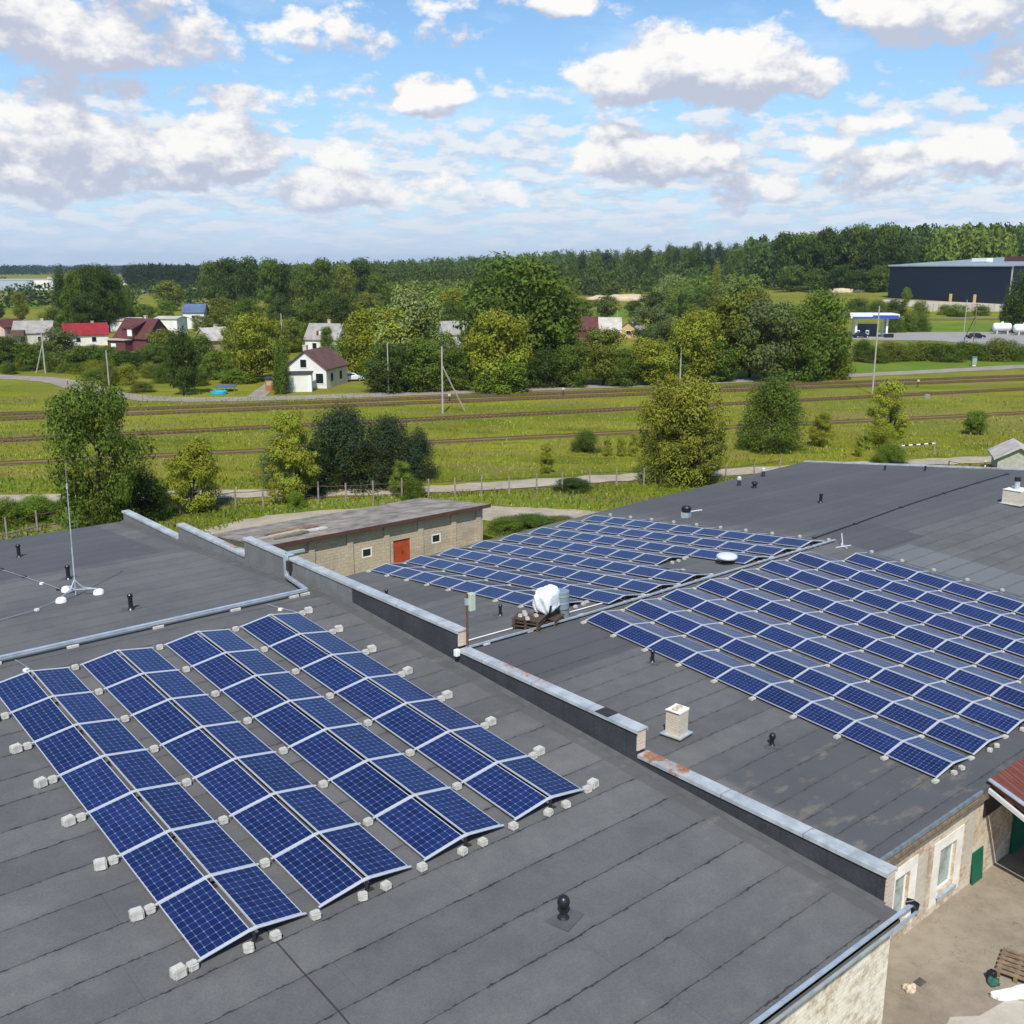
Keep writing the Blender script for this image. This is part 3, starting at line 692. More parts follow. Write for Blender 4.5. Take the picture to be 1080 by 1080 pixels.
def array(name, X, Yk, zlow, slope_sign, w, gap, h, length, rows, skip=(), xs=lambda x, y: x, rail_skip=()):
    """rows: list of (x of low edge, first joint, last joint); Yk(i,k) gives joint positions away from the camera end"""
    proto = panel_proto(math.hypot(w, h), length); mp = mount_proto(w, gap, h); used = 0
    nrow = len(rows)
    for i, (x0, k0, k1) in enumerate(rows):
        for k in range(k0, k1):
            ya, yb = Yk(i, k), Yk(i, k+1)                   # ya farther, yb nearer
            along = Vector((0, ya-yb, zlow(ya)-zlow(yb)))
            pit = (abs(ya-yb)-length)/2
            y0 = yb+pit
            for s_ in (0, 1):
                if (i, k, s_) in skip: continue
                if s_ == 0: p = (x0, y0, zlow(y0)); ac = (w, 0, h)
                else: p = (x0+w+gap, y0, zlow(y0)+h); ac = (w, 0, -h)
                cpt = (p[0]+ac[0]/2, (ya+yb)/2, zlow(yb)+h/2)
                if not seen(cpt, 20): continue
                n_ = k1-1-k if name != 'upper' else k1-1-k
                side = 'left-facing' if s_ == 0 else 'right-facing'
                where = {'left': 'near roof', 'front': 'right roof nearer half', 'upper': 'right roof far half'}[name]
                lab = f"{side} blue solar panel, {ORD[n_]} from near end of {ORD[i]} ridge, {where}"
                dup(proto, label=lab, group={'left': 'solar panels on the near roof', 'front': 'solar panels on the front slope of the right roof', 'upper': 'solar panels on the back slope of the right roof'}[name], matrix=tilt_matrix(p, along, ac)); used += 1
        for k in range(k0, k1+1):
            y = Yk(i, k)
            if not seen((x0+w, y, zlow(y)), 30): continue
            if (i, k) in rail_skip: continue
            where = {'left': 'near roof', 'front': 'right roof nearer half', 'upper': 'right roof far half'}[name]
            M = tilt_matrix((x0, y, zlow(y)), (0, 1, zlow(y+.5)-zlow(y-.5)), (1, 0, 0))
            dup(mp, label=f"silver zigzag mount, {ORD[k1-k]} from near end of {ORD[i]} panel ridge, {where}", group='aluminium panel mounts on the '+where, matrix=M)
    remove_tree(proto); remove_tree(mp)
    print('panels', name, used)

# near array: four ridges of seven pairs
yl = lambda i, k: 25.24-1.67*k
zl = lambda y: 7.208+.06*y
LX = [(-9.88, .82, .13), (-7.80, .85, .08), (-5.66, .85, .08), (-3.53, .84, .07)]
H1 = .135
array('left', None, yl, zl, 1, .832, .094, H1, 1.612, [(-9.90, 0, 7), (-7.80, 0, 7), (-5.66, 0, 7), (-3.53, 0, 7)])
gA = 'ballast blocks on the near roof'
for k in range(8):
    y = yl(0, k); z = zn(y); o = ORD[7-k]
    if k:
        block('mid', -10.04, y, z, f"inner of two pale blocks beside leftmost panel edge, {o} pair from near end", gA)
        block('big', -10.27, y-.02, z, f"outer of two pale blocks beside leftmost panel edge, {o} pair from near end", gA, .3)
    block('mid', -1.63, y, z, f"inner of two pale blocks beside rightmost panel edge, {o} pair from near end", gA)
    block('big', -1.40, y+.06, z, f"outer of two pale blocks beside rightmost panel edge, {o} pair from near end", gA, .3)
    for v, x in enumerate((-7.97, -5.82, -3.69)):
        block('mid', x, y-(.10 if k == 7 else 0), z, f"pale ballast block in {ORD[v]} valley of near array, {o} from near end", gA)
for v, x in enumerate((-9.02, -6.92, -4.78, -2.66)):
    y = yl(0, 7)-.15
    block('mid', x-.17, y, zn(y), f"pale block under near end of {ORD[v]} ridge on near roof, left one", gA, .4)
    block('mid', x+.30, y, zn(y), f"pale block under near end of {ORD[v]} ridge on near roof, right one", gA, .4)

# lower building, front slope: eight ridges
yr = lambda i, k: 28.15-1.67*k
zr = lambda y: 2.73+.06*y
FR = [(12.65+2.31*i, 0 if i < 7 else 1, 9) for i in range(8)]
array('front', None, yr, zr, 1, .93, .07, .15, 1.61, FR)
gB = 'ballast blocks on the front slope of the right roof'
for k in range(10):
    y = yr(0, k); o = ORD[9-k]
    block('flat', 12.50, y-.03, zf(y), f"pale block along outer edge of right array, {o} from near end", gB)
    for v in range(7):
        if v == 6 and k == 0: continue
        x = 12.65+2.31*v+2.10; block('flat', x, y, zf(y), f"pale block in {ORD[v]} valley of right front array, {o} from near end", gB)
    if k: block('mid', 12.65+2.31*7+2.1+.35, y, zf(y), f"pale block behind last ridge of right front array, {o} from near end", gB)
for v in range(8):
    y = yr(0, 9)-.14; x = 12.65+2.31*v+.97
    block('mid', x-.2, y, zf(y), f"left pale block under near end of {ORD[v]} ridge, right front array", gB, .4)
    block('mid', x+.28, y, zf(y), f"right pale block under near end of {ORD[v]} ridge, right front array", gB, .4)

# lower building, back slope
NB = [8, 9, 9, 9, 7, 9, 9, 9]
def yu(i, k): return 44.0+.13*i-k*((44.0+.13*i)-28.95)/(8.65 if i == 0 else 9.)
zu = lambda y: zf(y)+.08
array('upper', None, yu, zu, 1, .93, .07, .15, 1.62, [(12.47+2.33*i, 0, NB[i]) for i in range(8)])
gC = 'ballast blocks on the back slope of the right roof'
for k in range(10):
    for v in range(8):
        if k > NB[v]: continue
        y = yu(v, k); x = 12.47+2.33*v; o = ORD[NB[v]-k]
        if v == 0: block('flat', x-.14, y, zf(y), f"pale block along outer edge of far array, {o} from ridge end", gC)
        block('flat' if v < 7 else 'mid', x+2.10+(.35 if v == 7 else 0), y, zf(y), f"pale block after {ORD[v]} ridge of far array, {o} from roof ridge", gC)
for v in range(8):
    y = yu(v, NB[v])-.25; x = 12.47+2.33*v+.97
    block('mid', x-.22, y, zf(y), f"left pale block at roof-ridge end of {ORD[v]} panel ridge, far array", gC, .4)
    block('mid', x+.25, y, zf(y), f"right pale block at roof-ridge end of {ORD[v]} panel ridge, far array", gC, .4)
    block('mid', x+.75, y+.05, zf(y), f"small pale block near tray at end of {ORD[v]} panel ridge, far array", gC, .4)

# ------------------------------------------------------------------ things on the roofs
def tray(label, pts, w=.12, h=.06, feet=(), lift=.10):
    t = empty('cable_tray', label, 'cable tray', pts[0])
    o = Vector(pts[0]); L = [Vector(p)-o for p in pts]; b = MB()
    for a, c in zip(L[:-1], L[1:]):
        d = c-a
        if abs(d.z) > .6*d.length: b.box((a+c)/2, (.12, .12, d.length))
        else:
            e = d.normalized()*.0
            b.extr([(-w/2, 0), (w/2, 0), (w/2, h), (w/2-.01, h), (w/2-.01, .012), (-w/2+.01, .012), (-w/2+.01, h), (-w/2, h)], a-e, c+e)
            b.extr([(-w/2-.006, h+.002), (w/2+.006, h+.002), (w/2+.006, h+.014), (-w/2-.006, h+.014)], a, c)
    b.build('trough', M_GALV, t)
    for p in feet:
        f = MB(); q = Vector(p)-o; f.box((q.x, q.y, q.z-lift+.04), (.30, .20, .08)); f.build('foot_block', M_BLOCK, t, bevel=.012)
    return t
ty = 26.95
tray('galvanised cable tray across the near roof, climbing the firewall', [(-45, ty, zn(ty)+.12), (-.55, ty, zn(ty)+.12), (-.22, 28.75, zn(28.7)+.14), (-.12, 29.0, zn(29)+.12), (-.12, 29.0, 9.36), (.55, 29.0, 9.36)],
     feet=[(x, ty, zn(ty)+.10) for x in (-9.4, -7.5, -5.2, -2.9, -1.0, -.62)])
tb = MB(); tb.b2(0, .16, -.07, .07, 0, .32); o_ = tb.build('junction_box', M_DARKSTEEL, None, (-.165, 28.86, 8.86), bevel=.01); tag(o_, 'small dark box fixed beside the tray riser on the firewall', 'junction box')
tray('galvanised cable tray along the ridge of the lower roof, dividing the arrays', [(.42, 28.86, zf(28.86)+.10), (12.6, 28.6, zf(28.6)+.10), (31.3, 28.62, zf(28.62)+.10)], .09, .04,
     feet=[(x, 28.72, zf(28.7)+.11) for x in (1.6, 3.8, 7.9, 10.1, 13, 17, 21, 25, 29)], lift=.09)
p_ = MB(); p_.tube([(.32, 29.5, zf(29.5)+.05), (8, 29.55, zf(29.5)+.05), (16., 29.35, zf(29.4)+.05)], .024, 8)
tag(p_.build('conduit', M_WHITE, None), 'thin white conduit lying next to the lower roof tray', 'conduit')
# dark cables on the far part of the lower roof
p_ = MB(); q_ = [(31.4, 29.9), (36, 30.3), (42, 30.9), (48, 31.3), (53, 31.5), (57.5, 31.6)]
p_.tube([(x, y, zf(y)+.04) for x, y in q_], .035, 6)
for x, y in q_: p_.box((x, y, zf(y)+.04), (.25, .2, .08))
tag(p_.build('cable', M_BLACK, None), 'dark cable on holders crossing the far part of the lower roof', 'cable')

def pipe_vent(x, y, z, label, h=.44, r=.065, mush=False, flange=True):
    t = empty('vent_pipe', label, 'vent pipe', (x, y, z), random.uniform(0, 3), 'black vent pipes on the roofs')
    if flange: b = MB(); b.box((0, 0, .004), (.56, .50, .008), .3); b.build('patch', M_PATCH, t)
    b = MB(); b.lathe([(r*1.7, .008), (r*1.25, .05), (r, .09), (r, h)], n=16); b.build('pipe', M_BLACK, t, smooth=False)
    b = MB()
    if mush: q = r*1.75; b.lathe([(r*1.05, h-.03), (q*.85, h-.01), (q, h+.05), (q*.97, h+.09), (q*.8, h+.14), (q*.45, h+.175), (.005, h+.185)], n=20)
    else: b.lathe([(r*1.02, h-.07), (r*1.3, h-.05), (r*1.3, h+.02), (r*.95, h+.05), (.005, h+.06)], n=16)
    b.build('cap', M_BLACK, t, smooth=mush); return t
pipe_vent(-4.69, 10.98, zn(10.98), 'black mushroom vent on a square patch on the near roof foreground', .24, .062, True)
pipe_vent(-5.03, 29.45, zn(29.45), 'black vent pipe nearest the tray on the near roof')
pipe_vent(-5.13, 34.95, zn(34.95), 'black vent pipe just behind the lightning mast')
pipe_vent(-5.34, 40.06, zn(40.06), 'black vent pipe by the left frame edge on dark membrane')
pipe_vent(10.39, 17.41, zf(17.41), 'black capped vent beyond the brick chimney, lower roof', .24, .062, True)
pipe_vent(12.02, 23.95, zf(23.95), 'black vent pipe beside the outer panel edge, lower roof', .42)
pipe_vent(11.0, 31.6, zf(31.6), 'small black vent pipe left of the wrapped machine', .42)
pipe_vent(9.9, 38.6, zf(38.6), 'tiny black vent just showing over the rusty coping', .3, flange=False)
pipe_vent(41.4, 36.1, zf(36.1), 'lone black vent on the empty far lower roof', .55, .10, flange=False)
pipe_vent(45.0, 43.9, zf(43.9), 'short black vent near the back eave of the lower roof', .28, .14, True, False)
pipe_vent(56.2, 40.2, zf(40.2), 'left of two tiny black stubs by the far roof edge', .35, .07, flange=False)
pipe_vent(57.0, 37.4, zf(37.4), 'right of two tiny black stubs by the far roof edge', .35, .07, flange=False)

def lightning_mast():
    x, y = -5.7, 32.38; z = zn(y); t = empty('lightning_rod', 'tall thin grey lightning mast on a three-legged stand with white blocks', 'lightning rod', (x, y, z))
    b = MB(); b.cyl((0, 0, .05), (.03, 0, 1.6), .026, .024, 10); b.cyl((.03, 0, 1.6), (.07, 0, 3.45), .018, .015, 8); b.build('pole', M_GALV, t)
    b = MB(); b.cyl((.07, 0, 3.45), (.075, 0, 3.62), .035, .02, 10); b.cyl((.075, 0, 3.6), (.085, 0, 4.25), .006, .004, 6); b.build('tip', M_GALV, t)
    for a in (95, 215, 335):
        ca, sa = math.cos(R(a)), math.sin(R(a))
        l = MB(); l.tube([(0, 0, .55), (ca*.22, sa*.22, .28), (ca*.62, sa*.62, .20)], .016); l.tube([(0, 0, .22), (ca*.62, sa*.62, .20)], .014); l.build('leg', M_GALV, t)
        k = MB(); k.lathe([(.165, 0), (.17, .05), (.15, .13), (.10, .17), (.005, .18)], (ca*.68, sa*.68, 0), 18); k.build('foot_block', M_WHITEBLK, t)
lightning_mast()
def wire(label, pts, zfun, clips, cm):
    t = empty('lightning_wire', label, 'wire', (*pts[0], zfun(pts[0][1]))); o = Vector((*pts[0], zfun(pts[0][1])))
    b = MB(); b.tube([Vector((x, y, zfun(y)+.06))-o for x, y in pts], .008, 5); b.build('strand', M_GALV, t)
    for (x, y), m_ in zip(clips, cm): c = MB(); c.box(Vector((x, y, zfun(y)+.03))-o, (.11, .11, .06), .5); c.build('holder', m_, t)
wire('thin wire on clips running from frame edge to mast', [(-7.4, 42.5), (-6.4, 37.8), (-5.9, 34.2), (-5.8, 32.9)], zn, [(-6.4, 38.3), (-6.15, 36.4), (-6.0, 34.9), (-5.85, 33.6)], [M_BLACK, M_BLACK, M_WHITEBLK, M_BLACK])
wire('thin wire sagging low from mast foot to left frame edge', [(-6.2, 32.2), (-7.3, 31.4), (-8.9, 30.9), (-11, 30.6)], zn, [(-7.1, 31.55)], [M_WHITEBLK])
wire('short wire with a white holder behind the last ridge of the near array', [(-2.0, 26.7), (-1.95, 26.0), (-1.7, 25.4)], zn, [(-1.95, 25.95)], [M_WHITEBLK])
wire('short dark wire from tray to first ridge of the near array', [(-8.95, 26.8), (-8.9, 26.0), (-8.9, 25.4)], zn, [(-8.95, 25.85)], [M_WHITEBLK])

def chimney(x, y, z, label, w, d, h, pipe=False):
    t = empty('chimney', label, 'chimney', (x, y, z), R(8) if not pipe else 0)
    b = MB(); b.b2(-w/2, w/2, -d/2, d/2, 0, h); b.build('stack', M_CHIM, t, bevel=.01)
    b = MB(); k = .012; b.b2(-w/2-k, w/2+k, -d/2-k, d/2+k, h, h+.04)
    for sx in (-1, 1): b.b2(sx*w/2-.05, sx*w/2+.05, -d/2, d/2, h+.041, h+.06)
    b.build('top', M_PLASTER, t)
    if not pipe:
        b = MB()
        for dx in (-.12, .12): b.lathe([(.10, h+.04), (.10, h+.10), (.07, h+.10), (.07, h+.045)], (dx, 0, 0), 12)
        b.build('flue', M_CHIM, t)
    else:
        b = MB(); b.cyl((0, 0, h+.04), (0, 0, h+.55), .16, .16, 12); b.build('flue', M_GALV, t); b = MB(); b.cyl((0, 0, h+.55), (0, 0, h+.8), .19, .17, 12); b.build('flue_cap', M_BLACK, t)
    b = MB(); q = .12
    b.prism([(-w/2-q, -d/2-q), (w/2+q, -d/2-q), (w/2+q, d/2+q), (-w/2-q, d/2+q)], .07, .10); b.build('flashing', M_GALV, t)
    b = MB(); b.b2(-w/2-.06, w/2+.06, -d/2-.06, d/2+.06, -.06, .07); b.build('base', M_WOOD, t)
chimney(8.35, 19.6, zf(19.6)+.04, 'pale brick chimney with a metal skirt beyond the firewall', .52, .52, .86)
chimney(47.9, 26.75, zf(26.7), 'squat pale chimney with a dark pipe at the right frame edge', 1.25, 1.1, .9, True)

def mushroom_vent():
    x, y = 24.0, 29.95; z = zf(y); t = empty('roof_fan', 'large white domed roof fan between the arrays by the ridge tray', 'roof fan', (x, y, z))
    b = MB(); b.lathe([(.36, 0), (.34, .12), (.30, .14), (.30, .24)], n=24); b.build('base', M_BLACK, t)
    b = MB(); b.lathe([(.30, .24), (.50, .28), (.52, .36), (.48, .44), (.36, .50), (.15, .54), (.005, .55)], n=28); b.build('dome', mat('white_metal', (.78, .82, .82), .25, .3, .6), t, smooth=True)
mushroom_vent()
def small_vent_box(x, y, label, a=.5):
    z = zf(y); t = empty('roof_vent', label, 'roof vent', (x, y, z), .3)
    b = MB(); b.b2(-a*.4, a*.4, -a*.4, a*.4, 0, a*.55); b.build('base', M_GALV, t)
    b = MB(); b.lathe([(a*.42, a*.6), (a*.5, a*.7), (a*.5, a*1.05), (a*.4, a*1.2), (.005, a*1.25)], n=16); b.build('cap', M_BLACK, t)
    b = MB(); b.tube([(a*.3, 0, a*.5), (a*1.3, -a*.5, a*.5), (a*2., -a*.9, a*.5)], .03); b.b2(a*.42, a*.62, -.1, .1, a*.2, a*1.1); b.build('arm', M_WHITE, t)
small_vent_box(33.1, 40.2, 'roof vent with black cap and side arm behind the far array', .6)
def white_vent(px, py, x, y, label):
    z = zf(y); t = empty('roof_vent', label, 'roof vent', (x, y, z), 0, 'white roof vents at the back eave')
    b = MB(); b.lathe([(.14, 0), (.13, .3), (.12, .42)], n=14); b.build('base', M_DARKSTEEL, t)
    b = MB(); b.lathe([(.12, .42), (.16, .44), (.16, .62), (.10, .69), (.005, .70)], n=16); b.build('cap', M_ALU, t)
white_vent(0, 0, 45.3, 45.5, 'left of two white-capped vents by back eave, lower roof'); white_vent(0, 0, 50.0, 46.8, 'right of two white-capped vents by back eave, lower roof')
def bracket():
    x, y = 30.9, 27.9; t = empty('pole_stand', 'white cross-shaped stand left on the roof near the ridge', 'stand', (x, y, zf(y)))
    b = MB(); b.tube([(-.75, .1, .06), (.6, -.25, .06)], .05); b.tube([(-.3, -.5, .06), (.35, .45, .06)], .05); b.build('foot_bar', M_ALU, t)
    b = MB(); b.tube([(-.1, -.05, .06), (.12, .25, .95)], .04); b.tube([(-.25, .0, .06), (.0, .05, .5)], .03); b.build('upright', M_ALU, t); t.scale = (.72, .72, .72)
bracket()
def antenna():
    t = empty('antenna_pole', 'rusty pole carrying a pale green box at the firewall step', 'antenna', (.22, 19.9, 8.81))
    b = MB(); b.cyl((0, 0, 0), (0, 0, 1.42), .035, .03, 10); b.build('pole', M_RUSTY, t)
    b = MB(); b.b2(.03, .21, -.10, .06, .95, 1.42); b.build('box', mat('pale_green', (.42, .50, .40), .6), t, bevel=.015)
    b = MB(); b.b2(-.05, .03, -.04, .04, 1.12, 1.3); b.build('clamp', M_GALV, t)
antenna()
b = MB(); b.b2(-.14, -.01, 20.0, 20.12, .04, .22); o_ = b.build('junction_box', M_WHITE, None, (-.02, -.12, 8.56), bevel=.012); tag(o_, 'small white box on the firewall face at the step', 'junction box')

# pallets with blocks, wrapped machine and a grey drum
def pallet(x, y, z, rz, label, group, h=2):
    t = empty('pallet', label, 'pallet', (x, y, z), rz, group)
    for k in range(h):
        o = k*.145
        bm_ = MB()
        for q in (-.5, 0, .5): bm_.b2(-.4, .4, q-.05, q+.05, o, o+.02)
        for q in (-.35, 0, .35):
            for p in (-.5, 0, .5): bm_.b2(q-.05, q+.05, p-.05, p+.05, o+.02, o+.105)
        bm_.build('bearer', M_PALLET, t)
        dk = MB()
        for q in np.linspace(-.36, .36, 5): dk.b2(q-.055, q+.055, -.6, .6, o+.106, o+.13)
        dk.build('deck', M_PALLET, t)
    return t
gp_ = 'pallets by the lower roof tray'
pzx, pzy = 10.5, 29.2
pallet(pzx, pzy, zf(29.2)+.02, .5, 'dark wooden pallet stack under pale blocks, nearer one', gp_, 3)
pallet(pzx+1.0, pzy+.0, zf(29.2)+.02, .4, 'dark wooden pallet stack behind, under the wrapped machine', gp_, 2)
rr = random.Random(4)
for k, (dx, dy) in enumerate(((-.3, -.25), (-.05, .15), (.2, -.2), (.1, .4), (-.28, .2))):
    o = bpy.data.objects.new('ballast_block', BLK['mid']); COL.objects.link(o); o.location = (pzx+dx, pzy+dy, zf(29.2)+.02+.145*2+.13); o.rotation_euler = (0, 0, rr.uniform(-1, 1)); tag(o, 'pale block heaped on the nearer pallet stack', 'ballast block', 'spare blocks on the pallets')
def machine():
    t = empty('wrapped_machine', 'roof machine wrapped in white plastic film, standing on pallets', 'machine', (11.5, 29.25, zf(29.2)+.02+.145+.13), .2)
    b = MB(); b.b2(-.42, .42, -.34, .34, 0, .16); b.build('base', M_BLACK, t)
    bm = bmesh.new(); bmesh.ops.create_icosphere(bm, subdivisions=4, radius=1)
    for v in bm.verts:
        p = v.co; n = math.sin(p.x*7+p.z*4)*.05+math.sin(p.y*9-p.z*6)*.05+math.sin(p.x*15+p.y*13)*.025
        v.co = Vector((math.copysign(abs(p.x)**.6, p.x)*.50*(1+n), math.copysign(abs(p.y)**.6, p.y)*.42*(1+n), (math.copysign(abs(p.z)**.7, p.z)*.52)*(1+n)+.62+.10*p.x))
    me = bpy.data.meshes.new('wrap'); bm.to_mesh(me); bm.free(); me.materials.append(M_FOIL); o = bpy.data.objects.new('wrap', me); COL.objects.link(o); o.parent = t
    b = MB(); b.tube([(-.3, -.36, .1), (-.38, -.44, .35), (-.3, -.44, .55)], .05); b.tube([(.2, -.40, .2), (.28, -.45, .4)], .04); b.build('strap', M_BLACK, t)
machine()
def drum():
    t = empty('metal_drum', 'grey galvanised drum standing right of the wrapped machine', 'drum', (12.35, 29.3, zf(29.3)))
    b = MB(); prof = []
    for z in np.linspace(0, 1.1, 12): prof += [(.33, z), (.345 if int(z*10) % 3 == 0 else .33, z+.03)]
    b.lathe(prof+[(.30, 1.15), (.005, 1.16)], n=24); b.build('body', mat('drum_grey', (.34, .40, .45), .4, .5, .5), t)
    b = MB(); b.lathe([(.346, .36), (.352, .38), (.346, .40)], n=24); b.build('hoop', M_DARKSTEEL, t)
drum()

# ------------------------------------------------------------------ yard corner: canopy, boards, rubbish
def canopy():
    t = empty('canopy', 'lean-to with red roof sheets and a grey beam at the wall', 'canopy', (13.6, 12.0, 0))
    m, T, b, oc = base_mat('red_sheet', .75, .2); x, y, z = T.sep(oc)
    wv = T.m('SINE', T.m('MULTIPLY', x, 36.)); n = T.noise(oc, 1.4, 5, .65)
    c = T.mix(T.sstep(n, .3, .7), (.125, .042, .032), (.185, .062, .048)); T.l.new(c, b.inputs['Base Color']); bump(T, b, wv, .8, .02)
    r = MB(); z0, z1 = zf(12)+.13, 1.95; D = -3.6
    nx = 60; vs = []; W = 9.
    for i in range(nx+1):
        xx = .15+W*i/nx; dz = .022*math.cos(i*math.pi)
        vs += [(xx, .05, z0+dz+.03), (xx, D, z1+dz)]
    r.add(vs, [(2*i, 2*i+1, 2*i+3, 2*i+2) for i in range(nx)])
    vs2 = [(p[0], p[1], p[2]-.03) for p in vs]; r.add(vs2, [(2*i, 2*i+2, 2*i+3, 2*i+1) for i in range(nx)])
    r.add([(.15, .05, z0+.05), (.15, D, z1+.02), (.15, D, z1-.14), (.15, .05, z0-.11)], [(0, 1, 2, 3)])
    r.build('roof', m, t)
    g = MB(); g.extr([(-.05, 0), (.05, 0), (.05, .13), (-.05, .13)], (.08, .1, z0-.30), (.08, D, z1-.34)); g.build('beam', mat('grey_beam', (.55, .54, .52), .7, var=.1), t)
    g = MB(); g.extr([(-.07, 0), (.07, 0), (.07, .05), (-.07, .05)], (.12, .05, z0+.02), (.12, D*.45, z0-.55)); g.build('rake_flashing', M_GALV, t)
    g = MB(); g.b2(1.75, 1.85, -3.4, -3.3, 0, 2.); g.b2(4.7, 4.8, -3.4, -3.3, 0, 2.); g.b2(8.7, 8.8, -3.4, -3.3, 0, 2.); g.build('post', M_WOOD, t)
    g = MB()
    for q in np.linspace(.4, 8.8, 7): g.extr([(-.03, 0), (.03, 0), (.03, .1), (-.03, .1)], (q, .1, z0-.16), (q, D, z1-.16))
    g.build('rafter', M_WOOD, t)
    g = MB(); g.b2(2.6, 3.5, .12, .20, 0, 2.0); g.build('door', M_GREENBOARD, t)
    g = MB(); g.b2(.35, 1.6, .15, .205, 2.15, 2.75); g.build('dark_opening', M_BLACK, t)
canopy()
b = MB(); b.box((0, 0, .53), (.66, .03, 1.06)); o_ = b.build('green_board', M_GREENBOARD, None, (13.86, 12.12, .03)); o_.rotation_euler = (R(-4), 0, 0); tag(o_, 'dark green board leaning on the sunlit brick wall', 'board')
def plank_pallet():
    p = G(1066, 1027); t = empty('timber_pallet', 'weathered brown pallet lying in the yard at the frame edge', 'pallet', (p[0]+.25, p[1]-.1, .04), R(15))
    for i, q in enumerate(np.linspace(-.5, .5, 6)):
        b = MB(); b.box((q*1.05, 0, .15), (.14, 1.0, .024), random.uniform(-.04, .04)); b.build('plank', M_WOOD if i % 2 else MATS['plank_rust'], t)
    for q in (-.42, 0, .42): b = MB(); b.b2(-.6, .6, q-.05, q+.05, 0, .136); b.build('bearer', M_WOOD, t)
mat('plank_rust', (.23, .145, .085), .85, var=.3, vscale=5)
plank_pallet()
def lump(name, label, cat, loc, size, m, seed, rz=0):
    rr = random.Random(seed); bm = bmesh.new(); bmesh.ops.create_icosphere(bm, subdivisions=3, radius=1)
    ph = [rr.uniform(0, 6) for _ in range(6)]
    for v in bm.verts:
        p = v.co; n = 1+.13*math.sin(5*p.x+ph[0])+.12*math.sin(6*p.y+ph[1])+.07*math.sin(11*p.x+9*p.y+ph[2])+.06*math.sin(13*p.z+8*p.x+ph[3])
        v.co = Vector((p.x*size[0]*n, p.y*size[1]*n, max(0, p.z+.35)*size[2]*n))
    me = bpy.data.meshes.new(name); bm.to_mesh(me); bm.free(); me.materials.append(m)
    for f_ in me.polygons: f_.use_smooth = True
    o = bpy.data.objects.new(name, me); COL.objects.link(o); o.location = tuple(map(float, loc)); o.rotation_euler = (0, 0, rz); return tag(o, label, cat)
q = G(1068, 1052); lump('white_sack', 'big white sack lying beside the pallet in the yard', 'sack', (q[0]+.1, q[1]-.02, .03), (.62, .20, .15), M_WHITE, 2, R(-28))
q = G(1052, 1040); lump('green_net', 'dark green bundled net at the end of the white sack', 'net', (q[0]-.02, q[1]+.1, .03), (.19, .15, .12), mat('net_green', (.035, .10, .08), .9, var=.5, vscale=14), 3)
q = G(1045, 1033); lump('black_bucket', 'small black bucket lying by the pallet corner', 'bucket', (q[0], q[1], .03), (.13, .13, .18), M_BLACK, 5)
q = G(947, 1040); lump('paper_bag', 'torn white and orange bag by the near wall corner', 'bag', (q[0]+.05, q[1]-.3, .03), (.19, .15, .12), mat('bag', (.66, .52, .36), .8, var=.5, vscale=5), 9)
q = G(970, 1037); b = MB(); b.prism([(-.16, -.1), (.14, -.12), (.17, .1), (-.14, .12)], .034, .046); o_ = b.build('dark_plate', mat('stain_plate', (.09, .08, .065), .8, var=.3), None, (q[0], q[1], 0)); tag(o_, 'small dark plate lying flat in the yard', 'plate')

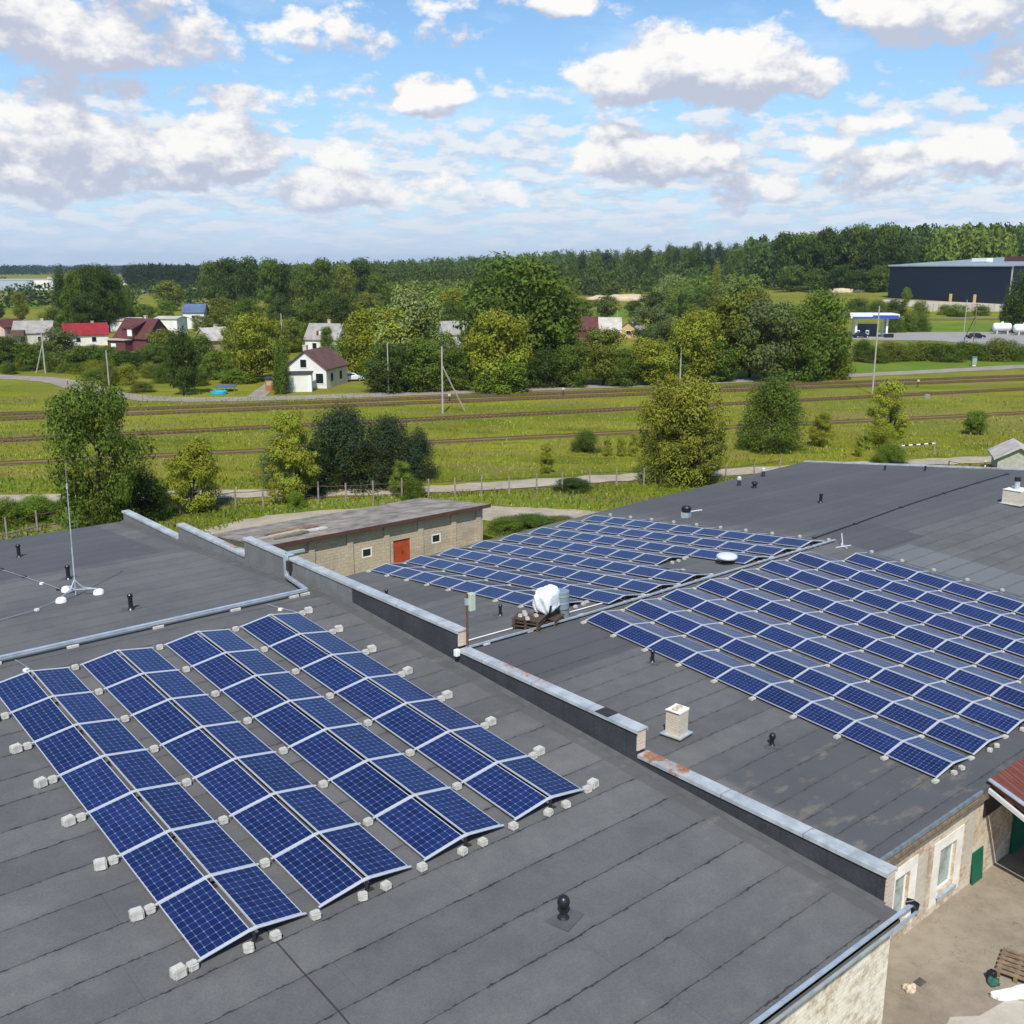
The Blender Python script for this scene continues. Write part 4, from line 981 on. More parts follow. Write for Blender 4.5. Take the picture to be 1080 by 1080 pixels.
# ------------------------------------------------------------------ brick shed behind the roofs
def shed():
    y0, x0, x1 = 52.3, 11.0, 26.6; ze = 2.88; zb = 1.95; D = 7.2
    t = empty('brick_shed', 'long low grey block shed with brown eave and red door', 'shed', ((x0+x1)/2, y0, 0)); cx = (x0+x1)/2; L = x1-x0
    h = L/2
    dr = (plane_y(424, 580, y0)[0]-cx); wins = [plane_y(387, 585, y0)[0]-cx, plane_y(460, 569, y0)[0]-cx]
    w = MB(); dw = 1.3; zt = 1.62; ops = sorted([(wins[0]-.36, wins[0]+.36, .92, 1.52), (dr-dw/2, dr+dw/2, -.01, zt), (wins[1]-.36, wins[1]+.36, .92, 1.52)]); px_ = -h
    for (a, c, z0, z1) in ops:
        w.b2(px_, a, 0, .25, 0, ze-.1)
        if z0 > 0: w.b2(a, c, 0, .25, 0, z0)
        w.b2(a, c, 0, .25, z1, ze-.1); px_ = c
    w.b2(px_, h, 0, .25, 0, ze-.1)
    w.add([(h, .25, 0), (h, D, 0), (h, D, zb-.1), (h, .25, ze-.1), (h-.25, .25, 0), (h-.25, D, 0), (h-.25, D, zb-.1), (h-.25, .25, ze-.1)], [(0, 1, 2, 3), (4, 7, 6, 5), (0, 4, 5, 1), (1, 5, 6, 2), (2, 6, 7, 3)])
    w.add([(-h, .25, 0), (-h, D, 0), (-h, D, zb-.1), (-h, .25, ze-.1), (-h+.25, .25, 0), (-h+.25, D, 0), (-h+.25, D, zb-.1), (-h+.25, .25, ze-.1)], [(3, 2, 1, 0), (4, 5, 6, 7), (0, 1, 5, 4), (1, 2, 6, 5), (2, 3, 7, 6)])
    w.build('wall', M_SHED, t)
    for px in (327, 368, 407, 443, 478, 504):
        q = plane_y(px, 560, y0)[0]-cx; p = MB(); p.b2(q-.2, q+.2, -.10, -.002, 0, ze-.12); p.build('pilaster', M_SHED, t)
    r = MB(); vs = [(-h-.3, -.45, ze), (h+.3, -.45, ze), (h+.3, D+.3, zb), (-h-.3, D+.3, zb)]; vs += [(x, y, z+.09) for x, y, z in vs]
    r.add(vs, [(3, 2, 1, 0), (4, 5, 6, 7), (0, 1, 5, 4), (1, 2, 6, 5), (2, 3, 7, 6), (3, 0, 4, 7)]); rf = r.build('roof', mat('shed_roof', (.24, .21, .18), .9, var=.38, vscale=.9, bump=.4, bscale=6), t)
    f = MB(); f.b2(-h-.32, h+.32, -.49, -.455, ze-.13, ze+.10); f.build('fascia', M_BROWNMETAL, rf)
    d = MB(); d.b2(dr-dw/2, dr-.008, .08, .13, .03, zt); d.b2(dr+.008, dr+dw/2, .08, .13, .03, zt); do = d.build('door', M_REDDOOR, t)
    hd = MB(); hd.b2(dr+.06, dr+.10, .04, .08, .7, .85); hd.build('handle', M_DARKSTEEL, do)
    for q in wins:
        g = MB(); k = .07
        g.b2(q-.36, q-.36+k, -.01, .08, .92, 1.52); g.b2(q+.36-k, q+.36, -.01, .08, .92, 1.52); g.b2(q-.36+k, q+.36-k, -.01, .08, .92, .99); g.b2(q-.36+k, q+.36-k, -.01, .08, 1.45, 1.52); o = g.build('window', M_WHITE, t)
        g = MB(); g.b2(q-.29, q+.29, .03, .045, .99, 1.45); g.build('pane', M_GLASS_D, o)
    return cx, y0, ze, zb, D, h
shx, shy, shze, shzb, shD, shh = shed()
for k, (dx, dy, L, rz, m_) in enumerate(((1.2, 2.0, 3.2, .05, M_POLE), (2.4, 3.0, 3.6, -.04, MATS['plank_rust']), (1.4, 1.2, 2.4, .12, M_WOOD), (3.0, 1.5, 2.0, .0, M_BLOCK))):
    z = shze+.09-(shze-shzb)*(dy+.45)/(shD+.75)+.03
    b = MB(); b.box((0, 0, .06), (L, .22, .10), rz); b.box((.3, .25, .05), (L*.7, .16, .08), rz+.06)
    o = b.build('timber_boards', m_, None, (shx-shh+dx+.6, shy+dy, z)); tag(o, ['pale grey boards piled at the left end of shed roof', 'reddish boards lying on the left end of shed roof', 'brown boards by the edge of the shed roof', 'short pale boards on the shed roof, rightmost of the pile'][k], 'boards', 'boards on the shed roof')

# ------------------------------------------------------------------ fences, poles, markers
def fence(label, posts, cat='fence', rails=2, pm=None, h=1.7, r=.075):
    p0 = np.array(posts[0]); t = empty('post_fence', label, cat, p0)
    for p in posts:
        b = MB(); q = np.array(p)-p0; hh = h*random.uniform(.92, 1.06); lean = random.uniform(-.05, .05)
        b.cyl((q[0], q[1], 0), (q[0]+lean, q[1]+lean*.5, hh), r*1.05, r*.9, 6); b.build('post', pm or M_POST, t)
    b = MB()
    for k in range(len(posts)-1):
        a, c = np.array(posts[k])-p0, np.array(posts[k+1])-p0
        for z in ((.45, 1.35) if rails == 2 else (h*.9,)):
            mid = (a+c)/2; b.tube([(a[0], a[1], z), (mid[0], mid[1], z-.05), (c[0], c[1], z)], .03, 5)
    b.build('rail', M_RUSTY, t)
fence('long fence of grey concrete posts with rusty rails behind the shed', [G(*p) for p in ((-30, 577), (8, 570), (40, 562), (72, 556), (104, 551), (134, 547), (164, 545), (190, 543), (220, 540), (249, 537), (278, 535), (307, 532), (336, 530), (365, 529.5), (394, 528), (424, 526), (452, 525), (480, 524), (508, 523), (537, 521), (566, 519.5), (593, 518), (622, 515), (650, 513.5), (679, 512), (707, 511), (735, 510.5), (765, 509), (795, 505.5), (822, 501))], h=1.65)
fence('low rusty tube railing behind the far roof edge', [GT(*p) for p in ((1000, 497), (1022, 499), (1045, 501), (1060, 503))], 'railing', 1, M_RUSTY, 1.05, .06)
b = MB(); b.cyl((0, 0, 0), (0, 0, 1.25), .07, .07, 8); b.cyl((0, 0, .25), (0, 0, .55), .075, .075, 8, 1); b.cyl((0, 0, .85), (0, 0, 1.12), .075, .075, 8, 1)
o_ = b.build('marker_post', [M_WHITE, M_RUSTY], None, GT(1038, 500)); tag(o_, 'short white and red marker post by the railing', 'post')
def barrier():
    a, c = G(949, 478), G(986, 475); t = empty('barrier_boom', 'white and black striped boom lying low across the track', 'barrier', (a[0], a[1], 0)); d = c-a
    for k in range(9):
        p, q = d*(k/9), d*((k+1)/9); b = MB(); b.tube([(p[0], p[1], .75), (q[0], q[1], .75)], .07, 6); b.build('boom_section', M_WHITE if k % 2 == 0 else M_BLACK, t)
    for p in (d*.02, d*.98): b = MB(); b.cyl((p[0], p[1], 0), (p[0], p[1], .95), .08, .08, 8); b.build('post', M_POST, t)
barrier()
def util_pole(px, base, top, label, strut=None, arm=False, m=None, r=.14):
    p = GT(px, base); d = dist(p); h = (base-top)*d/F_PX/math.cos(PIT)*1.0
    t = empty('utility_pole', label, 'utility pole', p, 0, 'utility poles along the road')
    b = MB(); b.cyl((0, 0, -.1), (0, 0, h), r, r*.72, 8); b.build('pole', m or M_POLE, t)
    if strut:
        q = GT(*strut)-p; b = MB(); b.cyl((q[0], q[1], -.1), (0, 0, h*.72), r*.8, r*.7, 8); b.build('strut', m or M_POLE, t)
    if arm:
        b = MB(); ax = RT*.8; b.tube([(-ax[0], -ax[1], h-.25), (ax[0], ax[1], h-.25)], .05, 6)
        for s_ in (-1, 0, 1): b.cyl((ax[0]*s_*.95, ax[1]*s_*.95, h-.22), (ax[0]*s_*.95, ax[1]*s_*.95, h-.02), .05, .03, 6)
        b.build('crossarm', M_DARKSTEEL, t)
    return t
util_pole(467, 437, 368, 'concrete pole with long strut between the tracks, centre', (491, 434))
util_pole(410, 416, 364, 'thin pole with strut standing by dark hedge right of white house', (397, 408), True, r=.11)
util_pole(717, 406, 363, 'plain grey pole in front of olive trees, by the road')
util_pole(920, 416, 327, 'tall pale pole standing before the filling station', arm=True, r=.13)
util_pole(116, 416, 371, 'slim leaning-looking pole beside the road bend', r=.11, arm=True)
util_pole(48, 394, 352, 'A-frame pole beside the hedge near the left edge', (38, 394), True)
util_pole(299, 384, 333, 'pale pole rising between village trees', r=.12)
util_pole(59, 352, 330, 'far pole behind the red-roofed house', r=.12)
util_pole(1016, 357, 318, 'white lamp-like pole behind the parked dark car', r=.12)
util_pole(1026, 365, 322, 'brown pole with strut at the forecourt corner', (1017, 357), True, M_WOOD)
util_pole(651, 350, 328, 'thin pole by the pale roofed barn', r=.12)
def signal(px, py, label):
    p = G(px, py); t = empty('railway_signal', label, 'signal', p, YAW+math.pi, 'small white track signals')
    b = MB(); b.cyl((0, 0, 0), (0, 0, .9), .07, .07, 8); b.build('post', M_DARKSTEEL, t); b = MB(); b.b2(-.12, .12, -.18, .18, .8, 1.12); b.build('head', M_BLOCK, t, bevel=.03)
signal(474, 424, 'small white signal right of the strutted pole'); signal(594, 417, 'small pale signal left of the plain grey pole'); signal(968, 408, 'small white signal on the tracks at far right')
b = MB(); b.b2(-.5, .5, -.5, .5, .0, 1.1); o_ = b.build('electric_cabinet', mat('cabinet_grey', (.30, .31, .29), .7, var=.1), None, G(978, 420)); o_.scale = (.5, .5, .5); tag(o_, 'tiny pale cabinet beside middle track at right', 'cabinet')
def kiosk():
    p = G(1027, 386); t = empty('transformer_kiosk', 'small grey kiosk with green roof on the lawn at right', 'kiosk', p, R(35))
    b = MB(); b.b2(-.5, .5, -.4, .4, .35, 1.6); b.build('body', MATS['cabinet_grey'], t); b = MB(); b.b2(-.55, .55, -.45, .45, 1.6, 1.8); b.build('roof', mat('kiosk_green', (.03, .25, .14), .6), t)
    b = MB(); b.b2(-.4, .4, -.3, .3, 0, .35); b.build('plinth', M_WHITE, t)
kiosk()

# ------------------------------------------------------------------ village, filling station, hall
def roofm(name, c): return mat(name, c, .8, var=.2, vscale=.8)
M_MAROON = roofm('maroon_tile', (.105, .035, .035)); M_REDROOF = roofm('red_tile', (.25, .020, .026)); M_GREYROOF = roofm('grey_slate', (.30, .28, .255))
M_PALEROOF = roofm('pale_slate', (.46, .42, .37)); M_BROWNROOF = roofm('brown_tile', (.13, .07, .062)); M_BLUEROOF = roofm('blue_sheet', (.09, .125, .215)); M_DARKROOF = roofm('dark_roof', (.055, .05, .055))
M_WWALL = mat('white_wall', (.72, .70, .64), .85, var=.08, vscale=.6); M_GWALL = mat('grey_wall', (.46, .43, .37), .9, var=.15); M_PWALL = mat('pink_wall', (.55, .40, .34), .9, var=.1)
M_MWALL = mat('maroon_wall', (.13, .045, .05), .85, var=.15); M_YWALL = mat('yellow_wall', (.55, .40, .17), .85, var=.1); M_TANWALL = mat('tan_wall', (.42, .33, .20), .9, var=.15); M_ORANGE = mat('orange_boards', (.38, .13, .05), .85, var=.2)
def house(label, p, rz, L, W, hw, hr, wall, roof, wins=(), chim=None, name='house', over=.35, door=None, gwin=(), roof2=None, scale=1.):
    """gable house, ridge along local x; front is local -y. wins: (side, pos, z, w, h); p is the base point"""
    t = empty(name, label, 'house' if 'house' in name else 'building', p, rz); t.scale = (scale,)*3
    w = MB(); x, y = L/2, W/2
    vs = [(-x, -y, -.3), (x, -y, -.3), (x, y, -.3), (-x, y, -.3), (-x, -y, hw), (x, -y, hw), (x, y, hw), (-x, y, hw), (-x, 0, hw+hr), (x, 0, hw+hr)]
    w.add(vs, [(0, 1, 5, 4), (2, 3, 7, 6), (1, 2, 6, 9, 5), (3, 0, 4, 8, 7), (3, 2, 1, 0)]); w.build('wall', wall, t)
    o = over; k = hr/y; th = .16
    def slope(s_, m_, x0, x1):
        a = [(x0, s_*(y+o), hw-o*k+.06), (x1, s_*(y+o), hw-o*k+.06), (x1, 0, hw+hr+.06), (x0, 0, hw+hr+.06)]
        b = MB(); b.add(a+[(q[0], q[1], q[2]+th) for q in a], [(0, 1, 2, 3), (7, 6, 5, 4), (0, 4, 5, 1), (1, 5, 6, 2), (2, 6, 7, 3), (3, 7, 4, 0)]); return b
    r1 = slope(-1, roof, -x-o, x+o); r2 = slope(1, roof, -x-o, x+o)
    r1.add(r2.v, r2.f); ro = r1.build('roof', roof, t)
    if roof2: slope(-1, roof2, -x-o+.01, x+o-.01); 
    if chim:
        cx, cy, ch = chim; b = MB(); b.b2(cx-.3, cx+.3, cy-.3, cy+.3, hw+hr*(1-abs(cy)/y)-.3, hw+hr+ch); b.b2(cx-.36, cx+.36, cy-.36, cy+.36, hw+hr+ch, hw+hr+ch+.12); b.build('chimney', M_CHIM, ro)
    for (sd_, pos, z, ww, hh) in wins:
        f = MB(); g = MB(); e = .06
        if sd_ in 'fb':
            s_ = -1 if sd_ == 'f' else 1; Y = s_*y
            f.b2(pos-ww/2-.1, pos+ww/2+.1, Y, Y+s_*e, z-.1, z+hh+.1); g.b2(pos-ww/2, pos+ww/2, Y+s_*e*1.02, Y+s_*(e+.02), z, z+hh)
        else:
            s_ = 1 if sd_ == 'r' else -1; X = s_*x
            f.b2(X, X+s_*e, pos-ww/2-.1, pos+ww/2+.1, z-.1, z+hh+.1); g.b2(X+s_*e*1.02, X+s_*(e+.02), pos-ww/2, pos+ww/2, z, z+hh)
        fo = f.build('window', M_WHITE, t); g.build('pane', M_GLASS_D, fo)
    if door:
        b = MB(); b.b2(door-.45, door+.45, -y-.06, -y, 0, 2.05); b.build('door', M_BROWNMETAL, t)
    return t
CAMRZ = YAW-math.pi/2                # local -y looks back at the camera
# the white house with a brown roof by the road
p = GT(331, 409)
t = house('white house with brown roof and gable facing the road, beside orange porch', p+FH*3.2, CAMRZ+R(78), 9.0, 6.8, 3.1, 2.6, M_WWALL, M_BROWNROOF, [('l', .3, 3.3, 1.0, 1.2), ('l', -2.3, .9, 1.2, 1.5), ('f', -2.4, 1., 1., 1.3), ('f', 1.4, 1., 1., 1.3)], (-2.8, .6, .8))
b = MB(); b.prism([(-5.6, -3.95), (5.9, -3.95), (5.9, -3.2), (-5.6, -3.2)], 2.9, 3.0) if False else None
p = GT(315, 414); t = empty('shed_annex', 'low white flat-roofed annex in front of the white house', 'annex', p, CAMRZ+R(8))
b = MB(); b.b2(-2.0, 2.0, 0, 3.2, 0, 2.75); b.build('wall', M_WWALL, t); b = MB(); b.b2(-2.15, 2.15, -.2, 3.3, 2.76, 2.92); b.build('roof', M_DARKROOF, t); b = MB(); b.b2(1.45, 1.95, -.05, -.003, 0, 2.6); b.build('door', M_WHITE, t)
p = GT(288, 414); t = empty('porch', 'small orange wooden porch left of the white house', 'porch', p, CAMRZ)
b = MB(); b.b2(-1.1, 1.1, 0, .06, 0, 1.05); b.b2(-1.1, -1.0, 0, .1, 1.05, 2.1); b.b2(1.0, 1.1, 0, .1, 1.05, 2.1); b.build('front', M_ORANGE, t); b = MB(); b.b2(-1.1, 1.1, .1, 2., 0, 2.0); b.build('body', M_TANWALL, t); b = MB(); b.b2(-1.3, 1.3, -.2, 2.1, 2.1, 2.22); b.build('roof', M_DARKROOF, t)
# grey-roofed house behind
p = GT(343, 372); t = house('white house with pale grey roof and red shutters among the trees', p+FH*3, CAMRZ+R(-14), 7.6, 6.4, 3.0, 3.0, M_WWALL, M_GREYROOF, [('f', -1.6, .9, 1, 1.2), ('r', -.5, 3.0, 1.0, 1.0), ('r', .6, .9, 1., 1.2)], (.6, .3, .9))
b = MB(); b.b2(-1.3, 1.1, -2.6, -.6, 3.1, 4.9); d_ = b.build('dormer', M_GREYROOF, t)
b = MB(); b.b2(-.7, .5, -2.66, -2.61, 3.5, 4.6); b.build('window', M_WHITE, d_); b = MB(); b.b2(-1.28, -.75, -2.66, -2.61, 3.5, 4.6); b.b2(.55, 1.08, -2.66, -2.61, 3.5, 4.6); b.build('shutter', M_REDROOF, d_)
# maroon house
p = GT(144, 371); t = house('big maroon house with steep maroon roof', p+FH*5, CAMRZ+R(-24), 9.2, 8.0, 3.0, 3.9, M_MWALL, M_MAROON, [('f', -2.7, .9, 1.2, 1.1), ('r', 0, 3.4, 1.2, 1.2), ('r', -1.8, .8, 1., 1.2)], (1., .2, .7))
b = MB(); b.b2(-1.6, 1.4, -4.6, -1.2, 2.9, 5.6); d_ = b.build('dormer', M_MWALL, t); b = MB(); b.prism([(-2.1, -4.9), (2.0, -4.9), (2.0, -.8), (-2.1, -.8)], [5.0, 5.0, 6.4, 6.4], [5.2, 5.2, 6.6, 6.6]); b.build('dormer_roof', M_MAROON, d_); b = MB(); b.b2(-.1, 1.2, -4.68, -4.61, 3.4, 5.0); b.build('window', M_WHITE, d_)
b = MB(); b.b2(-4.6, .5, -6.2, -4.01, 0, 2.5); b.build('porch', M_MWALL, t); b = MB(); b.b2(-4.9, .8, -6.6, -4.0, 2.51, 2.75); b.build('porch_roof', M_PALEROOF, t); b = MB(); b.b2(-3.6, -2.2, -6.26, -6.21, 1., 1.8); b.build('window', M_WHITE, t)
p = GT(158, 370); lump('caravan', 'white rounded caravan parked right of the maroon house', 'caravan', p, (1.7, 1.0, 1.3), M_WHITE, 21, CAMRZ)
# red roofed house, grey houses
p = GT(84, 365); t = house('low white house with bright red roof', p+FH*4, CAMRZ+R(28), 9.5, 6.4, 2.6, 2.4, M_WWALL, M_REDROOF, [('f', -2., .9, 1., 1.1), ('f', 1.5, .9, 1., 1.1), ('l', 0, 2.6, .9, 1.)], (1.8, .4, .5))
p = GT(30, 364); t = house('grey house with weathered brown roof near the left edge', p+FH*4, CAMRZ+R(12), 8.5, 6.6, 2.9, 2.5, M_GWALL, M_GREYROOF, [('f', -2., .9, 1., 1.1), ('f', 1.8, .9, 1., 1.1)], (1.9, .5, .6))
b = MB(); b.b2(-4.4, -1.4, -4.6, -3.2, 2.2, 3.6); b.build('dormer', M_BROWNROOF, t)
p = GT(1, 364); house('pink plastered house cut by the left frame edge', p+FH*4, CAMRZ+R(70), 7., 5.4, 4.2, 1.6, M_PWALL, M_MAROON, [('l', .6, 2.6, .8, 1.1), ('l', -.9, 2.6, .8, 1.1)])
p = GT(127, 350); house('flat white building behind the red-roofed house', p+FH*3, CAMRZ+R(5), 10.5, 5, 3.2, .6, M_WWALL, M_PALEROOF, [('f', 2, 1., 1, 1)], name='flat_building')
p = GT(178, 353); house('white cube-like house left of the blue roof', p+FH*3, CAMRZ+R(-10), 6.5, 6, 4.3, .5, M_WWALL, M_PALEROOF, [('r', 0, 1.2, 1, 1.2)])
p = GT(199, 348); house('building with a blue sheet roof above the trees', p+FH*8, CAMRZ+R(0), 6.4, 5, 5.0, 2.2, M_WWALL, M_BLUEROOF, [('f', 0, 3., 1, 1)], name='blue_roofed_building')
p = GT(222, 371); house('tan wooden cottage half hidden by bushes', p+FH*3, CAMRZ+R(55), 6.5, 5.2, 2.6, 2.4, M_TANWALL, M_PALEROOF, [('l', 0, 2.4, 1., 1.)], (1, .3, .6))
p = GT(480, 368); house('pale house just showing between two big trees', p+FH*3, CAMRZ+R(20), 7, 5.5, 3.4, 2.6, M_WWALL, M_GREYROOF, [('f', 1.5, 1., 1., 1.2), ('f', -1.5, 1., 1., 1.2)])
p = GT(613, 361); house('dark maroon barn left of the pale roofed barn', p+FH*3, CAMRZ+R(0), 8, 5, 3.2, 2.8, M_MWALL, M_MAROON, [('f', -3., 1., .7, .8)], name='barn_building')
p = GT(639, 361); house('barn with large pale slate roof', p+FH*3, CAMRZ+R(-4), 7.6, 6.5, 2.4, 3.4, M_WWALL, M_PALEROOF, [('f', 2.6, .8, .8, .9)], name='barn_building')
p = GT(667, 357); house('yellow gabled cottage right of the pale barn', p+FH*3, CAMRZ+R(70), 6.5, 5., 2.3, 2.0, M_YWALL, M_GREYROOF, [('l', 0, 1., 1.2, 1.)])
p = GT(780, 306); house('long low white building at the far meadow edge', p, CAMRZ, 26, 8, 3.6, .5, M_PALEROOF, M_WWALL, [('f', -8, 1.2, 2, 1.2), ('f', 6, 1.2, 2, 1.2)], name='long_building')
p = GT(806, 304); house('small dark-and-white building beside the far oak wood', p, CAMRZ, 13, 8, 6.5, .5, M_WWALL, M_DARKROOF, [('f', 0, 2.2, 3, 1.6)], name='low_building')
p = GT(17, 306); house('long pale industrial hall at the far left horizon', p+FH*12, CAMRZ+R(6), 56, 20, 8, .5, mat('pale_hall', (.36, .42, .46), .8, var=.06), M_PALEROOF, [('f', -18, 1, 4, 3)], name='far_hall')
p = GT(46, 306); t = house('white stepped building next to the far pale hall', p+FH*6, CAMRZ, 15, 10, 8.2, .4, M_WWALL, M_PALEROOF, [('f', 4, 2, 1.5, 4), ('f', 1, 2, 1.5, 4)], name='white_building')
b = MB(); b.b2(3, 7.4, -4, 4, 8.7, 10.2); b.build('upper_storey', M_GWALL, t)
for (px, py, w_, lab) in ((140, 301, 16, 'tiny pale building left of a red one at the far wood'), (163, 301, 14, 'tiny red roofed building at the far wood'), (171, 302, 14, 'tiny white building right of a red one at the far wood'), (1003, 283, 16, 'tiny pale house deep in the central wood')):
    p = GT(px, py); house(lab, p, CAMRZ, w_, 8, 5, 2.4, M_WWALL if 'white' in lab or 'pale' in lab else M_MWALL, M_MAROON if 'red' in lab else M_PALEROOF, [('f', 0, 1.5, 2, 2)], name='far_house')
p = GT(1064, 262); house('small white house with red roof on the wooded hill', p+np.array([0, 0, 12.]), CAMRZ+R(30), 10, 8, 8, 4, M_WWALL, M_MAROON, [('f', 0, 3, 2, 2), ('l', 0, 3, 2, 2)])

def filling_station():
    p = GT(919, 356); t = empty('filling_station', 'filling station with white and blue canopy roof on pale columns', 'filling station', p, CAMRZ+R(-6))
    s = dist(p)/F_PX; W = 50*s
    b = MB(); b.b2(-W/2, W/2, -2., 6.5, 5.1, 6.25); b.build('canopy', M_WHITE, t)
    b = MB(); b.b2(-W/2+.6, W/2+.02, -2.04, -2.003, 5.12, 5.55); b.b2(-.5, W/2-.2, -2.045, -2.006, 5.55, 5.95); b.build('blue_band', mat('station_blue', (.03, .08, .42), .5), t)
    b = MB(); b.b2(-W/2+.2, W/2-.2, -1.9, 6.4, 5.0, 5.095); b.build('soffit', M_GWALL, t)
    for (x, y) in ((-W*.33, 0), (W*.30, 0), (-W*.33, 4.6), (W*.30, 4.6)): b = MB(); b.b2(x-.25, x+.25, y-.25, y+.25, 0, 5.0); b.build('column', M_WHITE, t)
    b = MB(); b.b2(-3., 2., 3.2, 6., 0, 3.4); b.build('shop', mat('shop_glass', (.06, .07, .09), .3), t)
    for x in (-3.6, -1.2): b = MB(); b.b2(x-.4, x+.4, -.3, .3, .1, 1.9); o = b.build('fuel_pump', M_WHITE, t); b = MB(); b.b2(x-.3, x+.3, -.34, -.305, 1.1, 1.7); b.build('display', M_BLACK, o)
    b = MB(); b.b2(-4.6, 0, -.8, .8, .0, .12); b.build('island', M_PALE, t)
    b = MB(); b.b2(W/2-3.2, W/2-.9, -1.2, -.5, .0, 1.1); b.build('fence_panel', M_BLACK, t)
filling_station()
def dark_hall():
    a = GT(936, 314.5); c = GT(1065, 321.5); a[2] = c[2] = (a[2]+c[2])/2
    d = c-a; L = np.linalg.norm(d[:2]); t = empty('warehouse', 'huge dark navy warehouse hall with pale sloped roof at right', 'warehouse', a, math.atan2(d[1], d[0]))
    h = 34.*dist(a)/F_PX; D = 75.
    m, T, bb, oc = base_mat('navy_cladding', .45, .4); x, y, z = T.sep(oc)
    s_ = T.m('ABSOLUTE', T.m('SUBTRACT', T.m('FRACT', T.m('DIVIDE', T.m('ADD', x, y), 1.15)), .5)); c_ = T.mix(T.sstep(s_, .40, .48), (.0065, .011, .025), (.011, .017, .034)); T.l.new(c_, bb.inputs['Base Color'])
    b = MB(); b.b2(0, L, 0, D, -4, h); b.build('wall', m, t)
    b = MB(); b.prism([(-.5, -.5), (L+.5, -.5), (L+.5, D), (-.5, D)], [h+.02]*4, [h+.5, h+.5, h+4.2, h+4.2]); b.build('roof', mat('hall_roof', (.30, .34, .38), .5, .2, var=.1, vscale=.1), t)
    b = MB(); b.b2(-.6, L+.6, -.62, -.51, h-.1, h+.55); b.build('eave_trim', M_GALV, t)
    b = MB(); b.b2(L*.40, L*.52, 22, 26, h+1.8, h+3.4); b.build('skylight', M_WHITE, t); b = MB(); b.b2(L*.56, L*.98, 30, 34, h+2., h+4.1); b.build('roof_unit', M_BROWNMETAL, t)
    for q in (.55, .74): b = MB(); b.b2(L*q-.35, L*q+.35, -1.0, -.02, -2, 3.2); b.build('loading_post', M_YWALL, t)
    b = MB(); b.b2(L-.8, L-.1, -.08, -.003, -3, h); b.build('downpipe', M_GWALL, t)
dark_hall()
def wall_fence(): 
    a, c = GT(978, 328.5), GT(1060, 328.5); d = c-a; t = empty('concrete_fence', 'long pale concrete fence in front of the dark warehouse', 'fence', a, math.atan2(d[1], d[0])); L = np.linalg.norm(d)
    for k in range(14): b = MB(); b.b2(L*k/14+.1, L*(k+1)/14-.1, 0, .15, -.3, 2.6); b.build('panel', M_PALE, t)
    for k in range(15): b = MB(); b.b2(L*k/14-.1, L*k/14+.1, -.05, .2, -.3, 2.75); b.build('post', M_POST, t)
wall_fence()
def car(px, py, rz, label, paint, L=4.4):
    p = GT(px, py); t = empty('parked_car', label, 'car', p+np.array([0, 0, .06]), rz); k = L/4.4
    prof = [(-2.2, .35), (-2.2, .78), (-2.05, .92), (-1.6, .98), (-1.15, 1.42), (.55, 1.46), (1.15, 1.02), (2.0, .88), (2.2, .70), (2.2, .35)]
    n = len(prof); vs = [(x*k, -.86*(1 if z < 1.1 else .82), z*k) for x, z in prof]+[(x*k, .86*(1 if z < 1.1 else .82), z*k) for x, z in prof]
    b = MB(); b.add(vs, [tuple(range(n)), tuple(range(n, 2*n))[::-1]]+[(i, i+n, (i+1) % n+n, (i+1) % n) for i in range(n)]); b.build('body', paint, t, bevel=.06)
    for s_ in (-1, 1): b = MB(); b.prism([(-1.3*k, s_*.85), (.85*k, s_*.85), (.45*k, s_*.73), (-1.05*k, s_*.73)], [1.02*k, 1.02*k, 1.38*k, 1.38*k], [1.04*k, 1.04*k, 1.40*k, 1.40*k]); b.build('window', M_GLASS_D, t)
    for x in (-1.35, 1.35):
        for s_ in (-1, 1): b = MB(); b.cyl((x*k, s_*.70, .33*k), (x*k, s_*.90, .33*k), .33*k, .33*k, 14); w = b.build('wheel', M_BLACK, t); b = MB(); b.cyl((x*k, s_*.905, .33*k), (x*k, s_*.915, .33*k), .19*k, .19*k, 10); b.build('rim', M_GALV, w)
    for s_ in (-1, 1): b = MB(); b.b2(2.19*k, 2.22*k, s_*.62-.16, s_*.62+.16, .62*k, .76*k); b.build('headlight', M_WHITE, t); b = MB(); b.b2(-2.22*k, -2.19*k, s_*.66-.12, s_*.66+.12, .66*k, .82*k); b.build('tail_light', M_REDROOF, t)
M_CARD = mat('dark_car_paint', (.012, .018, .035), .25, .2, .6); M_CARW = mat('white_car_paint', (.72, .73, .74), .3, 0, .6)
car(1029, 357.5, CAMRZ+R(5), 'dark blue car parked on the forecourt at far right', M_CARD, 4.6)
car(908, 356.5, CAMRZ+R(8), 'dark car standing under the filling station canopy', M_CARD)
car(371, 402, CAMRZ+R(15), 'white car on the grass right of the white house', M_CARW, 3.9)
